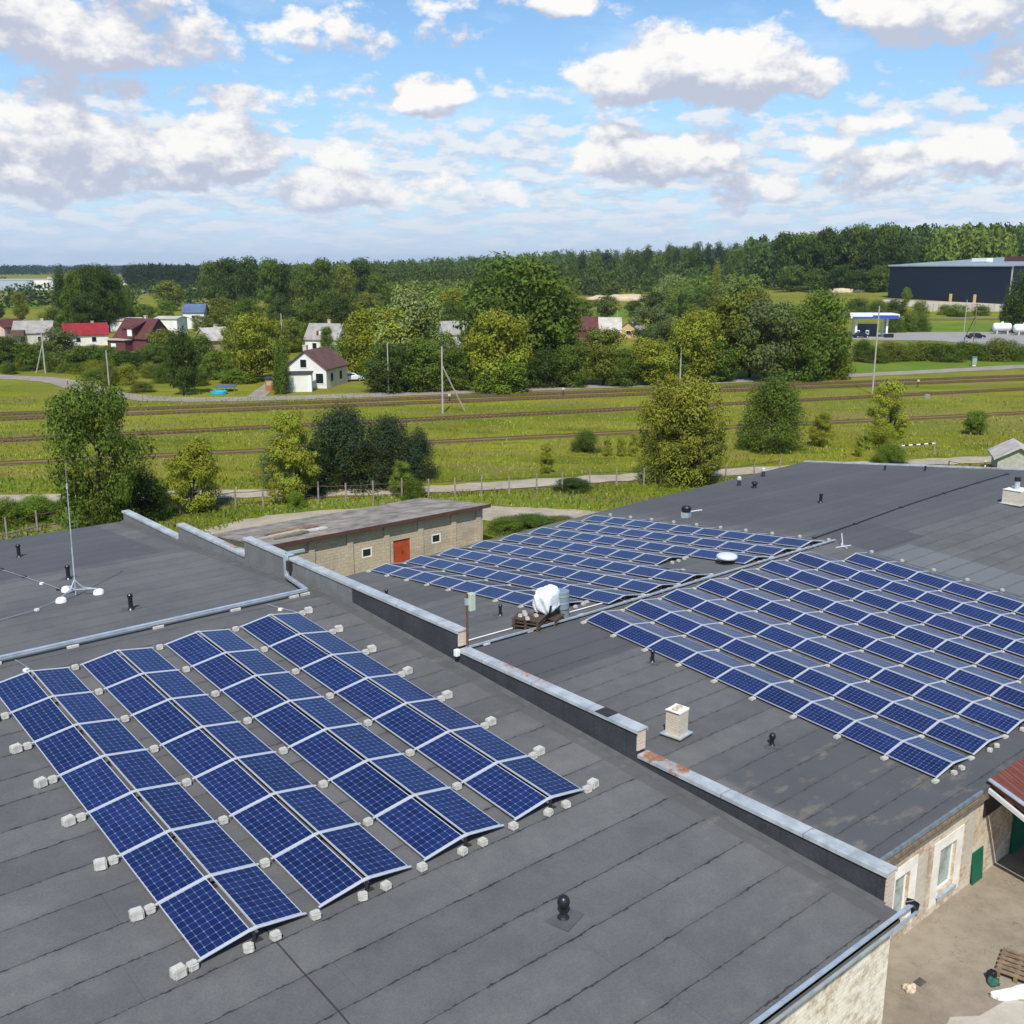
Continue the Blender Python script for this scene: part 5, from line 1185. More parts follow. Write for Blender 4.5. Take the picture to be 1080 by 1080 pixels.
def tank(px0, px1, py, label):
    a, c = GT(px0, py), GT(px1, py); d = c-a; L = np.linalg.norm(d[:2]); t = empty('gas_tank', label, 'tank', a, math.atan2(d[1], d[0]), 'white horizontal tanks')
    r = 1.15; b = MB(); n = 16; prof = [(.0, .1), (.1, .6), (.3, .9), (.6, 1.), (L-.6, 1.), (L-.3, .9), (L-.1, .6), (L, .1)]
    vs = [(x, math.cos(2*math.pi*i/n)*q*r, 2.1+math.sin(2*math.pi*i/n)*q*r) for x, q in prof for i in range(n)]
    b.add(vs, [(k*n+i, k*n+(i+1) % n, (k+1)*n+(i+1) % n, (k+1)*n+i) for k in range(len(prof)-1) for i in range(n)]); b.build('vessel', M_WHITE, t, smooth=True)
    for q in (.22, .78): b = MB(); b.b2(L*q-.2, L*q+.2, -.9, .9, 0, 1.2); b.build('saddle', M_GWALL, t)
    b = MB(); b.cyl((L*.5, 0, 3.2), (L*.5, 0, 3.6), .35, .35, 10); b.build('manhole', M_WHITE, t)
tank(1046, 1066, 353, 'white horizontal gas tank, the one nearer the car'); tank(1068, 1090, 354.5, 'white horizontal gas tank cut by the right frame edge')
def pool():
    p = GT(231, 416); t = empty('paddling_pool', 'round turquoise paddling pool on the grass', 'pool', p)
    m_ = mat('turquoise', (.03, .42, .52), .4); b = MB(); n = 24; b.lathe([(1.15, 0), (1.22, .12), (1.25, .5), (1.1, .52), (1.08, .15), (.005, .14)], n=n); b.build('tub', m_, t)
    b = MB(); b.lathe([(1.07, .34), (1.07, .36), (.005, .365)], n=n); b.build('water', mat('pool_water', (.10, .45, .55), .1), t)
    p = GT(238, 413); t = empty('trampoline', 'blue round trampoline behind the turquoise pool', 'trampoline', p)
    b = MB(); b.lathe([(1.25, .78), (1.7, .78), (1.7, .88), (1.25, .88)], n=n); b.build('pad', mat('tramp_blue', (.07, .14, .27), .6), t)
    b = MB(); b.lathe([(1.24, .80), (1.24, .82), (.005, .82)], n=n); b.build('mat', M_BLACK, t)
    for a in range(6): q = a*math.pi/3; b = MB(); b.cyl((1.55*math.cos(q), 1.55*math.sin(q), 0), (1.55*math.cos(q), 1.55*math.sin(q), .78), .035, .035, 6); b.build('leg', M_GALV, t)
pool()
p = GT(655, 318); lump('sand_heap', 'pale sand heap beyond the meadow in the middle distance', 'sand heap', p, (16, 7, 2.6), M_SAND, 31, CAMRZ)
p = GT(892, 309); lump('sand_heap', 'small sandy heap below the far oak wood', 'sand heap', p, (9, 5, 1.6), M_SAND, 33, CAMRZ)
def gable_shed():
    p = GT(1077, 505); house('small pale shed with dark gable overhang behind far roof', p+FH*1.5, CAMRZ+R(72), 4.2, 3.4, 1.9, .95, mat('pale_green_wall', (.40, .40, .32), .9, var=.15), M_PALEROOF, [('l', -.9, .9, .3, .3)], name='shed_building', over=.38)
gable_shed()

# ------------------------------------------------------------------ trees
def leaf_quads(P, N, size, rng, asp=.75):
    """one leaf-cluster quad per point, facing roughly along N"""
    n = len(P); nn = N+rng.normal(0, .38, (n, 3)); nn /= np.linalg.norm(nn, axis=1)[:, None]
    ref = rng.normal(0, 1, (n, 3)); u = np.cross(nn, ref); u /= np.linalg.norm(u, axis=1)[:, None]; w = np.cross(nn, u)
    s = size*(.50+.75*rng.uniform(0, 1, (n, 1))**1.4)*1.06; a, b = u*s*.5, w*s*.5*asp
    V = np.stack([P-a-b*.4, P-a*.1-b, P+a+b*.3, P+a*.1+b], 1).reshape(-1, 3)
    return V
def foliage_mesh(name, V, tint):
    n = len(V)//4; me = bpy.data.meshes.new(name); me.vertices.add(4*n); me.vertices.foreach_set('co', V.astype(np.float32).ravel())
    me.loops.add(4*n); me.loops.foreach_set('vertex_index', np.arange(4*n, dtype=np.int32)); me.polygons.add(n); me.polygons.foreach_set('loop_start', np.arange(0, 4*n, 4, dtype=np.int32))
    at = me.attributes.new('tint', 'FLOAT', 'FACE'); at.data.foreach_set('value', tint.astype(np.float32)); me.update(calc_edges=True); me.materials.append(M_LEAF); return me
def crown(kind_, n, size, seed):
    """crown in unit box: height 0..1, width about 1; leaf clumps gathered in sub-crowns with gaps"""
    rng = np.random.default_rng(seed)
    cs = []
    def envelope(h):
        if kind_ == 'round': return .5*np.sqrt(np.clip(1-((h-.56)/.46)**2, 0, 1))
        if kind_ == 'broad': return .5*np.clip(1-((h-.46)/.58)**2, 0, 1)**.48
        if kind_ == 'poplar': return .5*np.clip(np.minimum(1, (h-.02)*6), 0, 1)*np.clip(1-h, 0, 1)**.42
        if kind_ == 'spruce': return .5*np.clip(1-h, 0, 1)**.9*np.clip((h-.03)*12, 0, 1)
        if kind_ == 'bush': return .5*np.sqrt(np.clip(1-(h/1.02)**2.4, 0, 1))
        if kind_ == 'willow': return .5*np.clip(1-((h-.38)/.64)**2, 0, 1)**.5
        if kind_ == 'sparse': return .48*np.clip(np.minimum(1, .35+h*2.2), 0, 1)*np.clip(1.03-h, 0, 1)**.30
        return .5
    lo = {'round': .13, 'broad': .05, 'poplar': .05, 'spruce': .04, 'bush': .0, 'willow': .04, 'sparse': .06}[kind_]
    ncl = {'round': 62, 'broad': 84, 'poplar': 60, 'spruce': 80, 'bush': 64, 'willow': 84, 'sparse': 46}[kind_]
    rad = {'round': .145, 'broad': .13, 'poplar': .15, 'spruce': .10, 'bush': .16, 'willow': .11, 'sparse': .12}[kind_]
    if n > 15000: ncl = int(ncl*1.35); rad *= .88
    while len(cs) < ncl:
        h = rng.uniform(lo, 1.); e = float(envelope(np.array(h)))
        if e < .02 or rng.uniform() > e*2.2+.1: continue
        a = rng.uniform(0, 2*math.pi); q = math.sqrt(rng.uniform(.12, 1))*max(e-rad*.55, 0)*rng.uniform(.86, 1.16)
        sp = rng.uniform() < .20; q *= 1.12 if sp else .98
        cs.append((q*math.cos(a), q*math.sin(a), min(max(h, lo+rad*.35), 1-rad*.45)+(.03 if sp else 0), rad*(rng.uniform(.30, .55) if sp else rng.uniform(.65, 1.3)), rng.uniform(0, 1)))
    P, N, t = [], [], []
    w = np.array([c[3]**2 for c in cs]); w /= w.sum(); cnt = rng.multinomial(n, w)
    for c, k in zip(cs, cnt):
        d = rng.normal(0, 1, (k, 3)); d /= np.linalg.norm(d, axis=1)[:, None]; rr = 1.12*c[3]*rng.uniform(.30, 1.10, (k, 1))**.6
        sq = np.array([1.05, 1.05, {'poplar': 1.15, 'willow': 1.15, 'bush': 1.3, 'broad': .85}.get(kind_, .7)])
        p = np.array(c[:3])+d*rr*sq
        if kind_ == 'willow': p[:, 2] -= np.abs(rng.normal(0, .06, k))
        P.append(p); nn = d*1.0+np.array([0, 0, .30]); N.append(nn); t.append(np.clip(c[4]*.6+rng.uniform(0, .4, k)+rng.normal(0, .05, k), 0, 1))
    P, N, t = np.vstack(P), np.vstack(N), np.concatenate(t)
    keep = P[:, 2] > -.01; P, N, t = P[keep], N[keep], t[keep]
    return leaf_quads(P, N, size, rng, .5 if kind_ == 'willow' else .75), t
def trunk_mesh(kind_, seed):
    rr = random.Random(seed); b = MB(); top = {'round': .72, 'broad': .66, 'poplar': .9, 'spruce': .96, 'bush': .5, 'willow': .6, 'sparse': .8}[kind_]
    r0 = .030 if kind_ not in ('bush', 'sparse') else .018; pts = [Vector((0, 0, -.02))]; n = 6
    for k in range(1, n+1): pts.append(Vector((rr.uniform(-.015, .015)*k, rr.uniform(-.015, .015)*k, top*k/n)))
    for k in range(n): b.cyl(pts[k], pts[k+1], r0*(1-.8*k/n), r0*(1-.8*(k+1)/n), 7, cap=False)
    if kind_ != 'spruce':
        for k in range(9):
            i = rr.randint(1, n-1); a = rr.uniform(0, 6.28); l = rr.uniform(.18, .36); p = pts[i]; e = p+Vector((math.cos(a)*l, math.sin(a)*l, rr.uniform(.08, .26))); mid = (p+e)/2+Vector((0, 0, .02))
            b.cyl(p, mid, r0*.42, r0*.3, 5, cap=False); b.cyl(mid, e, r0*.3, r0*.08, 5, cap=False)
        if kind_ in ('bush', 'sparse'):
            for k in range(6): a = rr.uniform(0, 6.28); b.cyl((0, 0, 0), (math.cos(a)*.25, math.sin(a)*.25, rr.uniform(.4, .8)), r0*.7, r0*.15, 5, cap=False)
    return b.mesh('trunk', M_BARK, True, False)
PROTO = {}
def proto(kind_, lod, var):
    key = (kind_, lod, var)
    if key not in PROTO:
        n, s = {'n': (26000, .026), 'm': (11500, .038), 'f': (5600, .048)}[lod]
        if kind_ == 'sparse': n = int(n*.75)
        if kind_ == 'willow': s *= 1.1
        sd_ = hash((('round', 'broad', 'poplar', 'spruce', 'bush', 'willow', 'sparse').index(kind_), lod == 'n', lod == 'm', var)) % 10000
        V, t = crown(kind_, n, s, sd_); PROTO[key] = (foliage_mesh('crown_'+kind_, V, t), trunk_mesh(kind_, sd_+1))
    return PROTO[key]
NAMES = {'round': ('leafy_tree', 'tree'), 'broad': ('broad_tree', 'tree'), 'poplar': ('poplar_tree', 'tree'), 'spruce': ('spruce_tree', 'tree'), 'bush': ('bush', 'bush'), 'willow': ('willow_tree', 'tree'), 'sparse': ('young_tree', 'tree')}
CO = dict(dark=(.060, .092, .016), mid=(.104, .150, .019), fresh=(.150, .212, .024), yel=(.235, .255, .022), lime=(.290, .320, .028), olive=(.165, .185, .026), grey=(.130, .165, .052), blue=(.044, .068, .029), silver=(.260, .315, .095), gold=(.245, .245, .024), bright=(.170, .26, .026))
TREECOUNT = [0]
def plant(kind_, px, base, top, wpx, col, label, group=None, lod=None, at=None):
    p = GT(px, base) if at is None else at; d = dist(p); h = (base-top)*d/F_PX/math.cos(PIT)*1.02; w = wpx*(1.16 if base > 352 or d > 420 else .95)*d/F_PX
    if lod is None: lod = 'n' if d < 115 else ('m' if d < 330 else 'f')
    cr, tk = proto(kind_, lod, TREECOUNT[0] % 3); TREECOUNT[0] += 1
    nm, cat = NAMES[kind_]; t = empty(nm, label, cat, (p[0], p[1], p[2]-.05), random.uniform(0, 6.28), group)
    rc = random.uniform(.92, 1.08)
    c = bpy.data.objects.new('crown' if cat == 'tree' else 'foliage', cr); COL.objects.link(c); c.parent = t; c.scale = (w, w*random.uniform(.85, 1.05), h); c.color = (col[0]*rc, col[1]*rc, col[2]*rc, 1)
    k = bpy.data.objects.new('trunk' if cat == 'tree' else 'stem', tk); COL.objects.link(k); k.parent = t; q = min(max(w, h*.35), h*1.1); k.scale = (q, q, h); return t
# near trees along the fence and between the tracks
plant('broad', 108, 561, 411, 90, CO['mid'], 'big dense dark tree behind the roof corner, left of the stepped wall')
plant('bush', 148, 549, 498, 62, CO['dark'], 'shady dark bush at the foot of the big left tree')
plant('sparse', 207, 541, 463, 66, CO['yel'], 'small yellow-green tree by the fence, right of the big left tree')
plant('sparse', 309, 531, 436, 58, CO['lime'], 'yellow-lime young tree at the left end of the dark thicket')
plant('bush', 300, 512, 462, 46, CO['grey'], 'greyish bush behind the yellow-lime young tree')
plant('bush', 362, 517, 437, 72, CO['blue'], 'tall dark shrub, left half of the dark thicket'); plant('bush', 412, 514, 447, 66, CO['blue'], 'dark shrub, middle of the dark thicket'); plant('bush', 443, 505, 458, 40, CO['blue'], 'lower dark shrub at right end of the dark thicket'); plant('bush', 340, 520, 470, 46, CO['dark'], 'low dark shrub in front of the dark thicket at its left')
plant('sparse', 424, 525, 486, 30, CO['fresh'], 'small fresh green sapling in front of the dark thicket')
plant('bush', 436, 526, 506, 26, CO['mid'], 'small bush beside the fence right of the green sapling'); plant('bush', 313, 537, 519, 20, CO['bright'], 'bright green clump at the fence under the yellow-lime tree')
plant('broad', 718, 511, 402, 84, CO['gold'], 'large golden-green tree by the fence, right of centre'); plant('sparse', 728, 512, 430, 70, CO['olive'], 'olive tree growing into the golden-green one')
plant('bush', 708, 511, 455, 62, CO['olive'], 'leafy lower growth under the golden-green tree')
plant('bush', 813, 476, 406, 66, CO['mid'], 'dense round green bush-like tree behind the far roof, right of golden tree')
plant('sparse', 936, 472, 406, 52, CO['lime'], 'yellow-green young tree before the far roof edge, right'); plant('bush', 930, 474, 450, 34, CO['lime'], 'low green growth under the yellow-green young tree')
plant('sparse', 866, 472, 436, 30, CO['yel'], 'small yellow sapling right of the dense round bush'); plant('sparse', 803, 477, 461, 20, CO['lime'], 'tiny lime sapling in front of the dense round bush')
plant('bush', 618, 478, 456, 30, CO['mid'], 'lone dark green shrub in the meadow, centre'); plant('sparse', 576, 500, 468, 18, CO['yel'], 'thin upright sapling left of the lone meadow shrub')
for k, px in enumerate((640, 655, 668)): plant('sparse', px, 482, 464-4*k, 13, CO['lime'], ['low yellow sapling just right of the lone shrub', 'middle yellow sapling between lone shrub and golden tree', 'tallest yellow sapling left of the golden tree'][k])
plant('round', 1028, 459, 434, 22, CO['fresh'], 'small round tree alone in the meadow at right'); plant('bush', 938, 490, 470, 34, CO['fresh'], 'green shrub right at the far roof edge'); plant('sparse', 906, 482, 460, 12, CO['lime'], 'thin weed-like sapling by the far roof edge')
for k, (px, b_, t_, w_, c_) in enumerate(((8, 556, 528, 46, 'fresh'), (40, 551, 524, 50, 'bright'), (72, 548, 526, 40, 'fresh'), (100, 545, 528, 34, 'mid'), (168, 545, 517, 34, 'dark'))):
    plant('bush', px, b_, t_, w_, CO[c_], ['green hedge shrub at left edge behind the fence', 'bright green hedge shrub behind the fence, left', 'green hedge shrub left of the big tree', 'hedge shrub half under the big left tree', 'dark bush by the fence right of the big left tree'][k])
plant('bush', 560, 558, 544, 60, CO['mid'], 'tall weeds beside the shed, left clump'); plant('bush', 534, 562, 546, 40, CO['fresh'], 'tall weeds against the right end of the shed'); plant('bush', 588, 556, 546, 44, CO['olive'], 'low dry weeds by the drive right of the shed'); plant('bush', 604, 517, 505, 40, CO['dark'], 'dark low bush at the fence, centre right')
# village vegetation, left
T_ = [('broad', 14, 389, 358, 46, 'dark', 'dark bush-tree below the grey house at left edge'), ('broad', 34, 390, 364, 34, 'mid', 'green bush between the grey house and A-frame pole'), ('round', 63, 391, 350, 36, 'grey', 'grey-green round tree before the red-roofed house'),
 ('bush', 57, 392, 374, 28, 'fresh', 'pale green shrub behind the A-frame pole'), ('broad', 92, 393, 366, 40, 'mid', 'bushy tree below the red-roofed house'), ('bush', 80, 393, 378, 30, 'fresh', 'light shrub on the meadow edge under the red roof'), ('broad', 118, 393, 368, 36, 'mid', 'green tree left of the maroon house porch'),
 ('broad', 140, 393, 372, 34, 'dark', 'dark bush in front of the maroon house'), ('broad', 163, 391, 366, 36, 'mid', 'green bush right of the maroon house front'), ('round', 173, 386, 350, 34, 'olive', 'olive tree between maroon house and dark lone tree'),
 ('round', 194, 417, 353, 34, 'dark', 'lone dark oval tree with bare trunk on the grass'), ('bush', 150, 414, 404, 26, 'olive', 'low olive shrub in the rough grass by the road'), ('bush', 98, 401, 390, 22, 'fresh', 'small shrub just above the road bend'),
 ('round', 213, 397, 356, 34, 'mid', 'tree just right of the lone dark tree'), ('broad', 232, 400, 372, 40, 'fresh', 'bushy growth in front of the tan cottage'), ('round', 272, 403, 335, 50, 'yel', 'big yellow-green tree left of the white house'), ('round', 256, 396, 350, 34, 'olive', 'olive tree behind the big yellow-green tree, left'),
 ('poplar', 297, 416, 362, 20, 'mid', 'narrow green column tree at the white house corner'), ('round', 291, 398, 348, 34, 'olive', 'olive tree behind the green column tree'), ('bush', 252, 404, 391, 40, 'fresh', 'low hedge at the end of the house drive'), ('round', 346, 381, 348, 16, 'mid', 'small tree between the white and the grey-roofed house'),
 ('broad', 362, 386, 360, 26, 'fresh', 'bush right of the grey-roofed house'), ('round', 308, 372, 338, 26, 'olive', 'tree left of the grey-roofed house'), ('broad', 392, 398, 332, 58, 'yel', 'yellow-green tree left of the pale willow'), ('willow', 430, 398, 310, 76, 'silver', 'large pale silvery-green willow in the village'),
 ('broad', 424, 398, 330, 66, 'lime', 'lime-green leafy tree in front of the pale willow'), ('broad', 413, 414, 368, 58, 'dark', 'dark hedge bush around the thin strutted pole'), ('broad', 446, 413, 362, 50, 'mid', 'green hedge bush left of the strutted concrete pole'), ('broad', 478, 412, 370, 46, 'mid', 'green hedge bush right of the strutted concrete pole'),
 ('broad', 548, 403, 286, 112, 'mid', 'largest tree of the village, dark broad crown at centre'), ('round', 520, 396, 300, 60, 'dark', 'dark flank tree left of the largest village tree'), ('round', 585, 398, 305, 56, 'mid', 'flank tree right of the largest village tree'), ('round', 524, 413, 336, 64, 'yel', 'yellow-green round tree at the road, centre'), ('bush', 530, 414, 385, 56, 'fresh', 'leafy skirt of growth under the yellow-green round tree'),
 ('broad', 496, 396, 352, 34, 'mid', 'bush tree hiding the right side of the pale house'), ('broad', 468, 396, 354, 30, 'fresh', 'bush tree hiding the left side of the pale house'), ('broad', 575, 409, 372, 44, 'dark', 'dark bush right of the yellow-green round tree'), ('broad', 604, 408, 366, 44, 'mid', 'green bush along the road, left of the golden ones'), ('round', 636, 407, 352, 48, 'olive', 'olive round tree along the road below the pale barn'), ('broad', 660, 407, 372, 40, 'mid', 'dark green bush between the olive trees'), ('round', 682, 406, 360, 50, 'yel', 'yellow-green round tree right of the pale barn'), ('broad', 706, 404, 372, 40, 'fresh', 'fresh bush behind the plain grey pole'),
 ('round', 731, 404, 332, 56, 'yel', 'tall yellow-green tree right of the plain grey pole'), ('spruce', 716, 372, 314, 20, 'blue', 'single dark pointed spruce in the village'), ('round', 700, 378, 342, 36, 'grey', 'grey-green tree left of the dark spruce'), ('round', 686, 372, 326, 40, 'grey', 'grey-green tall tree behind the yellow cottage'), ('broad', 752, 402, 362, 50, 'mid', 'green bush under the tall yellow-green tree'),
 ('round', 772, 400, 318, 60, 'olive', 'large olive tree near the road, right of centre'), ('round', 806, 402, 322, 60, 'grey', 'large grey-green willow-like tree by the road'), ('round', 790, 398, 312, 56, 'olive', 'olive tree rising behind the grey-green one'), ('broad', 838, 402, 330, 56, 'mid', 'green tree next to the big tree left of the station'), ('broad', 862, 400, 316, 62, 'mid', 'big round green tree left of the filling station'), ('broad', 884, 396, 350, 26, 'mid', 'small tree tucked beside the station canopy'), ('bush', 880, 400, 376, 30, 'yel', 'yellow-green shrub below the big tree by the station')]
for (k_, px, b_, t_, w_, c_, lab) in T_: plant(k_, px, b_, t_, w_, CO[c_], lab)
# woods behind the village and single trees further off
B_ = [('poplar', 68, 350, 292, 26, 'dark', 'tall poplar, left end of the grove behind the red roof'), ('round', 84, 350, 290, 34, 'mid', 'second tall tree of the grove behind the red roof'), ('round', 102, 350, 287, 36, 'dark', 'third tall tree of the grove behind the red roof'), ('round', 116, 350, 286, 30, 'dark', 'highest tree of the grove behind the red roof'), ('poplar', 128, 348, 296, 26, 'fresh', 'lighter poplar at the right of the grove behind the red roof'), ('poplar', 138, 346, 304, 16, 'mid', 'narrow tree at the right end of the grove behind the red roof'), ('round', 93, 352, 310, 40, 'dark', 'round dark tree in front of the grove'),
 ('round', 22, 340, 310, 20, 'olive', 'lone tree in the left field'), ('round', 9, 322, 312, 9, 'mid', 'tiny lone bush-tree in the far left field'), ('round', 44, 322, 313, 8, 'mid', 'tiny tree right of the lone field tree'), ('round', 1, 336, 322, 10, 'dark', 'little dark tree at the left edge of the field'), ('round', 179, 328, 298, 30, 'olive', 'round olive tree behind the blue roof'), ('round', 176, 338, 318, 26, 'fresh', 'lighter tree behind the white cube house'), ('broad', 214, 349, 334, 28, 'olive', 'tree right of the blue roof'), ('broad', 152, 342, 322, 34, 'mid', 'tree behind the maroon house'),
 ('round', 226, 322, 280, 30, 'mid', 'left outermost tree of the dark village wood'), ('round', 244, 324, 277, 34, 'dark', 'dark tree near the left of the village wood'), ('round', 264, 326, 275, 36, 'dark', 'tall dark tree of the village wood, left of middle'), ('round', 286, 330, 278, 34, 'mid', 'tall tree in the middle of the village wood'), ('round', 300, 330, 283, 34, 'dark', 'dark tree, right of the village wood middle'), ('round', 322, 332, 282, 36, 'mid', 'green tree of the village wood above grey roof'), ('round', 342, 332, 278, 34, 'mid', 'tall tree of the village wood above grey roof'), ('round', 364, 330, 284, 32, 'olive', 'olive tree of the village wood, right part'), ('round', 382, 326, 276, 34, 'dark', 'tall dark tree at right end of the village wood'), ('round', 398, 330, 292, 30, 'mid', 'outer right tree of the village wood'),
 ('broad', 235, 346, 316, 40, 'olive', 'lower tree in front of the village wood, left'), ('broad', 262, 350, 318, 42, 'mid', 'lower tree in front of the village wood, second from left'), ('broad', 300, 352, 318, 44, 'dark', 'dark lower tree in front of the village wood'), ('broad', 330, 352, 320, 42, 'mid', 'lower tree right above the grey roof'), ('broad', 362, 352, 316, 46, 'dark', 'dark lower tree right of the grey roof'), ('broad', 390, 346, 312, 40, 'olive', 'olive lower tree left of the pale willow'), ('broad', 284, 342, 322, 34, 'yel', 'yellowish lower tree in the middle of the wood front'),
 ('round', 480, 338, 306, 44, 'yel', 'yellowish tree beyond the pale house'), ('broad', 462, 334, 308, 40, 'fresh', 'fresh green tree behind the pale willow'), ('round', 640, 336, 314, 34, 'mid', 'tree on the meadow left of the sand heap'), ('broad', 610, 338, 316, 44, 'mid', 'tree on the meadow behind the maroon barn'), ('willow', 708, 316, 292, 34, 'silver', 'silvery willow far behind the spruce'), ('round', 690, 330, 310, 36, 'dark', 'dark tree right of the sand heap'), ('round', 668, 334, 318, 24, 'dark', 'small dark tree by the sand heap'), ('round', 742, 330, 304, 34, 'mid', 'tree behind the tall yellow-green tree'), ('poplar', 755, 322, 282, 14, 'yel', 'narrow yellow-green tree far right of the silvery willow'), ('round', 730, 326, 306, 30, 'fresh', 'fresh tree right of the silvery willow')]
for (k_, px, b_, t_, w_, c_, lab) in B_: plant(k_, px, b_, t_, w_, CO[c_], lab)
rr = random.Random(12)
for i, px in enumerate(range(604, 800, 11)):
    plant(rr.choice(['round', 'poplar', 'broad']), px+rr.uniform(-3, 3), 303+rr.uniform(-3, 3), 271-(px-600)*.06+rr.uniform(-5, 7), rr.uniform(15, 22), CO[rr.choice(['dark', 'mid', 'mid', 'blue'])], 'dark tall tree in the far row before the wooded ridge', 'tall trees in the far row', 'f')
for i, px in enumerate(range(822, 948, 12)):
    plant('round', px+rr.uniform(-3, 3), 306, 251-(px-818)*.03+rr.uniform(-5, 5), rr.uniform(30, 38), CO[rr.choice(['dark', 'dark', 'mid'])], 'tall dark oak in the wood left of the warehouse', 'oaks left of the warehouse', 'f')
for i, px in enumerate((835, 862, 884, 906, 926)): plant('broad', px, 308, 282+rr.uniform(-4, 4), 30, CO[rr.choice(['mid', 'dark'])], 'lower tree at the foot of the oak wood', 'lower trees at the oak wood', 'f')
for i, (px, b_, t_, w_, c_) in enumerate(((941, 351, 331, 26, 'mid'), (958, 350, 332, 30, 'fresh'), (972, 350, 334, 24, 'mid'), (925, 334, 318, 26, 'mid'), (945, 333, 317, 30, 'dark'), (905, 332, 316, 34, 'mid'), (970, 334, 318, 24, 'fresh'), (1010, 334, 322, 30, 'fresh'), (1034, 333, 323, 24, 'mid'), (996, 332, 322, 20, 'fresh'))):
    plant('bush', px, b_, t_, w_, CO[c_], 'green shrub between the filling station and the warehouse', 'shrubs before the warehouse')
plant('round', 955, 322, 304, 12, CO['fresh'], 'small tree against the dark warehouse wall'); plant('broad', 1078, 352, 290, 44, CO['dark'], 'dark tree at the right frame edge before the warehouse'); plant('broad', 1064, 350, 312, 26, CO['mid'], 'green tree left of the dark one at the right edge')
for i, px in enumerate(range(908, 1090, 13)):
    plant('bush', px+rr.uniform(-3, 3), 384+rr.uniform(-3, 1)-(px-900)*.02, 365+rr.uniform(-4, 4)-(px-900)*.01, rr.uniform(24, 36), CO[rr.choice(['mid', 'mid', 'fresh', 'olive'])], 'hedge bush below the forecourt', 'hedge bushes below the forecourt')
for i in range(26):
    px = rr.uniform(0, 210); plant('bush', px, 398+rr.uniform(-6, 10) if px > 110 else rr.uniform(391, 396), 386+rr.uniform(-5, 4), rr.uniform(16, 28), CO[rr.choice(['fresh', 'olive', 'mid', 'yel'])], 'low shrub in the rough grass beside the left road', 'low shrubs beside the left road')
for i in range(46):
    px = rr.uniform(-5, 470); plant('broad', px, rr.uniform(340, 372) if px < 200 else rr.uniform(352, 380), rr.uniform(318, 336) if px < 200 else rr.uniform(326, 350), rr.uniform(22, 36), CO[rr.choice(['mid', 'olive', 'fresh', 'dark', 'yel'])], 'garden tree among the village houses', 'garden trees in the village') if not (any(abs(px-q) < 24 for q in (30, 84, 128, 150, 180, 222, 343))) else None
for i in range(30):
    px = rr.uniform(470, 780); plant('broad', px, rr.uniform(336, 362), rr.uniform(312, 332), rr.uniform(24, 40), CO[rr.choice(['mid', 'olive', 'fresh', 'dark'])], 'tree in the green belt behind the road trees', 'trees in the green belt') if not (600 < px < 690) else None

# woods too dense to count: one object each
def woodland(name, label, pts, hs, ws, tints, cols, nq, seed):
    rng = np.random.default_rng(seed); Vs, ts = [], []
    base_sets = [crown(k_, nq, s_, 900+i) for i, (k_, s_) in enumerate((('round', .13), ('broad', .13), ('poplar', .115), ('round', .125), ('broad', .13)))]
    for (x, y), h, w, ti in zip(pts, hs, ws, tints):
        V, t = base_sets[rng.integers(0, len(base_sets))]; a = rng.uniform(0, 6.28); c, s = math.cos(a), math.sin(a); z = float(terrain(x, y))
        Q = np.empty_like(V); Q[:, 0] = (V[:, 0]*c-V[:, 1]*s)*w+x; Q[:, 1] = (V[:, 0]*s+V[:, 1]*c)*w+y; Q[:, 2] = V[:, 2]*h+z-.3
        Vs.append(Q); ts.append(np.clip(t*.45+ti*.6, 0, 1))
    o = bpy.data.objects.new(name, foliage_mesh(name, np.vstack(Vs), np.concatenate(ts))); COL.objects.link(o); o.color = (*cols, 1); return kind(o, 'stuff', label)
def polar(pxs, rs):
    a = np.arctan((np.asarray(pxs)-540)/F_PX*math.cos(PIT)); dx = np.sin(a)[:, None]*RT[:2]+np.cos(a)[:, None]*FH[:2]; return CAM[:2]+dx*np.asarray(rs)[:, None]
rng = np.random.default_rng(5)
def wood(name, label, n, px0, px1, r0, r1, h, w, col, seed, nq=230):
    px = rng.uniform(px0, px1, n); r = r0*(r1/r0)**rng.uniform(0, 1, n); k_ = ~((px > 600) & (px < 705) & (r < 640)); px, r = px[k_], r[k_]; n = len(px); pts = polar(px, r); hs = rng.uniform(h[0], h[1], n); ws = rng.uniform(w[0], w[1], n)
    lowf = np.sin(pts[:, 0]*.013)+np.sin(pts[:, 1]*.017+2); return woodland(name, label, pts, hs, ws, np.clip(.5+.25*lowf+rng.normal(0, .2, n), 0, 1), col, nq, seed)
wood('woodland', 'mixed wood covering the middle distance and ridge', 1500, 215, 830, 640, 2100, (11, 21), (9, 15), (.082, .118, .022), 41)
wood('woodland', 'green scrub wood between village and ridge', 520, 390, 800, 455, 660, (6, 12), (8, 13), (.140, .185, .028), 42)
wood('woodland', 'tall wood on the hill behind the warehouse', 520, 790, 1110, 640, 1150, (20, 29), (13, 19), (.070, .102, .020), 43, 300)
wood('woodland', 'lighter treetops on the hill at right', 60, 985, 1060, 610, 680, (22, 28), (15, 20), (.15, .19, .026), 44, 300)
wood('woodland', 'dark pine wood across the far left', 420, 128, 260, 950, 2400, (15, 22), (8, 12), (.032, .050, .018), 45)
wood('woodland', 'far blue line of forest on the left horizon', 700, -60, 330, 2500, 5200, (18, 24), (26, 42), (.026, .050, .022), 46, 90)
wood('woodland', 'scattered field hedges at far left', 90, -40, 220, 520, 1400, (5, 10), (9, 18), (.040, .072, .022), 47, 180)

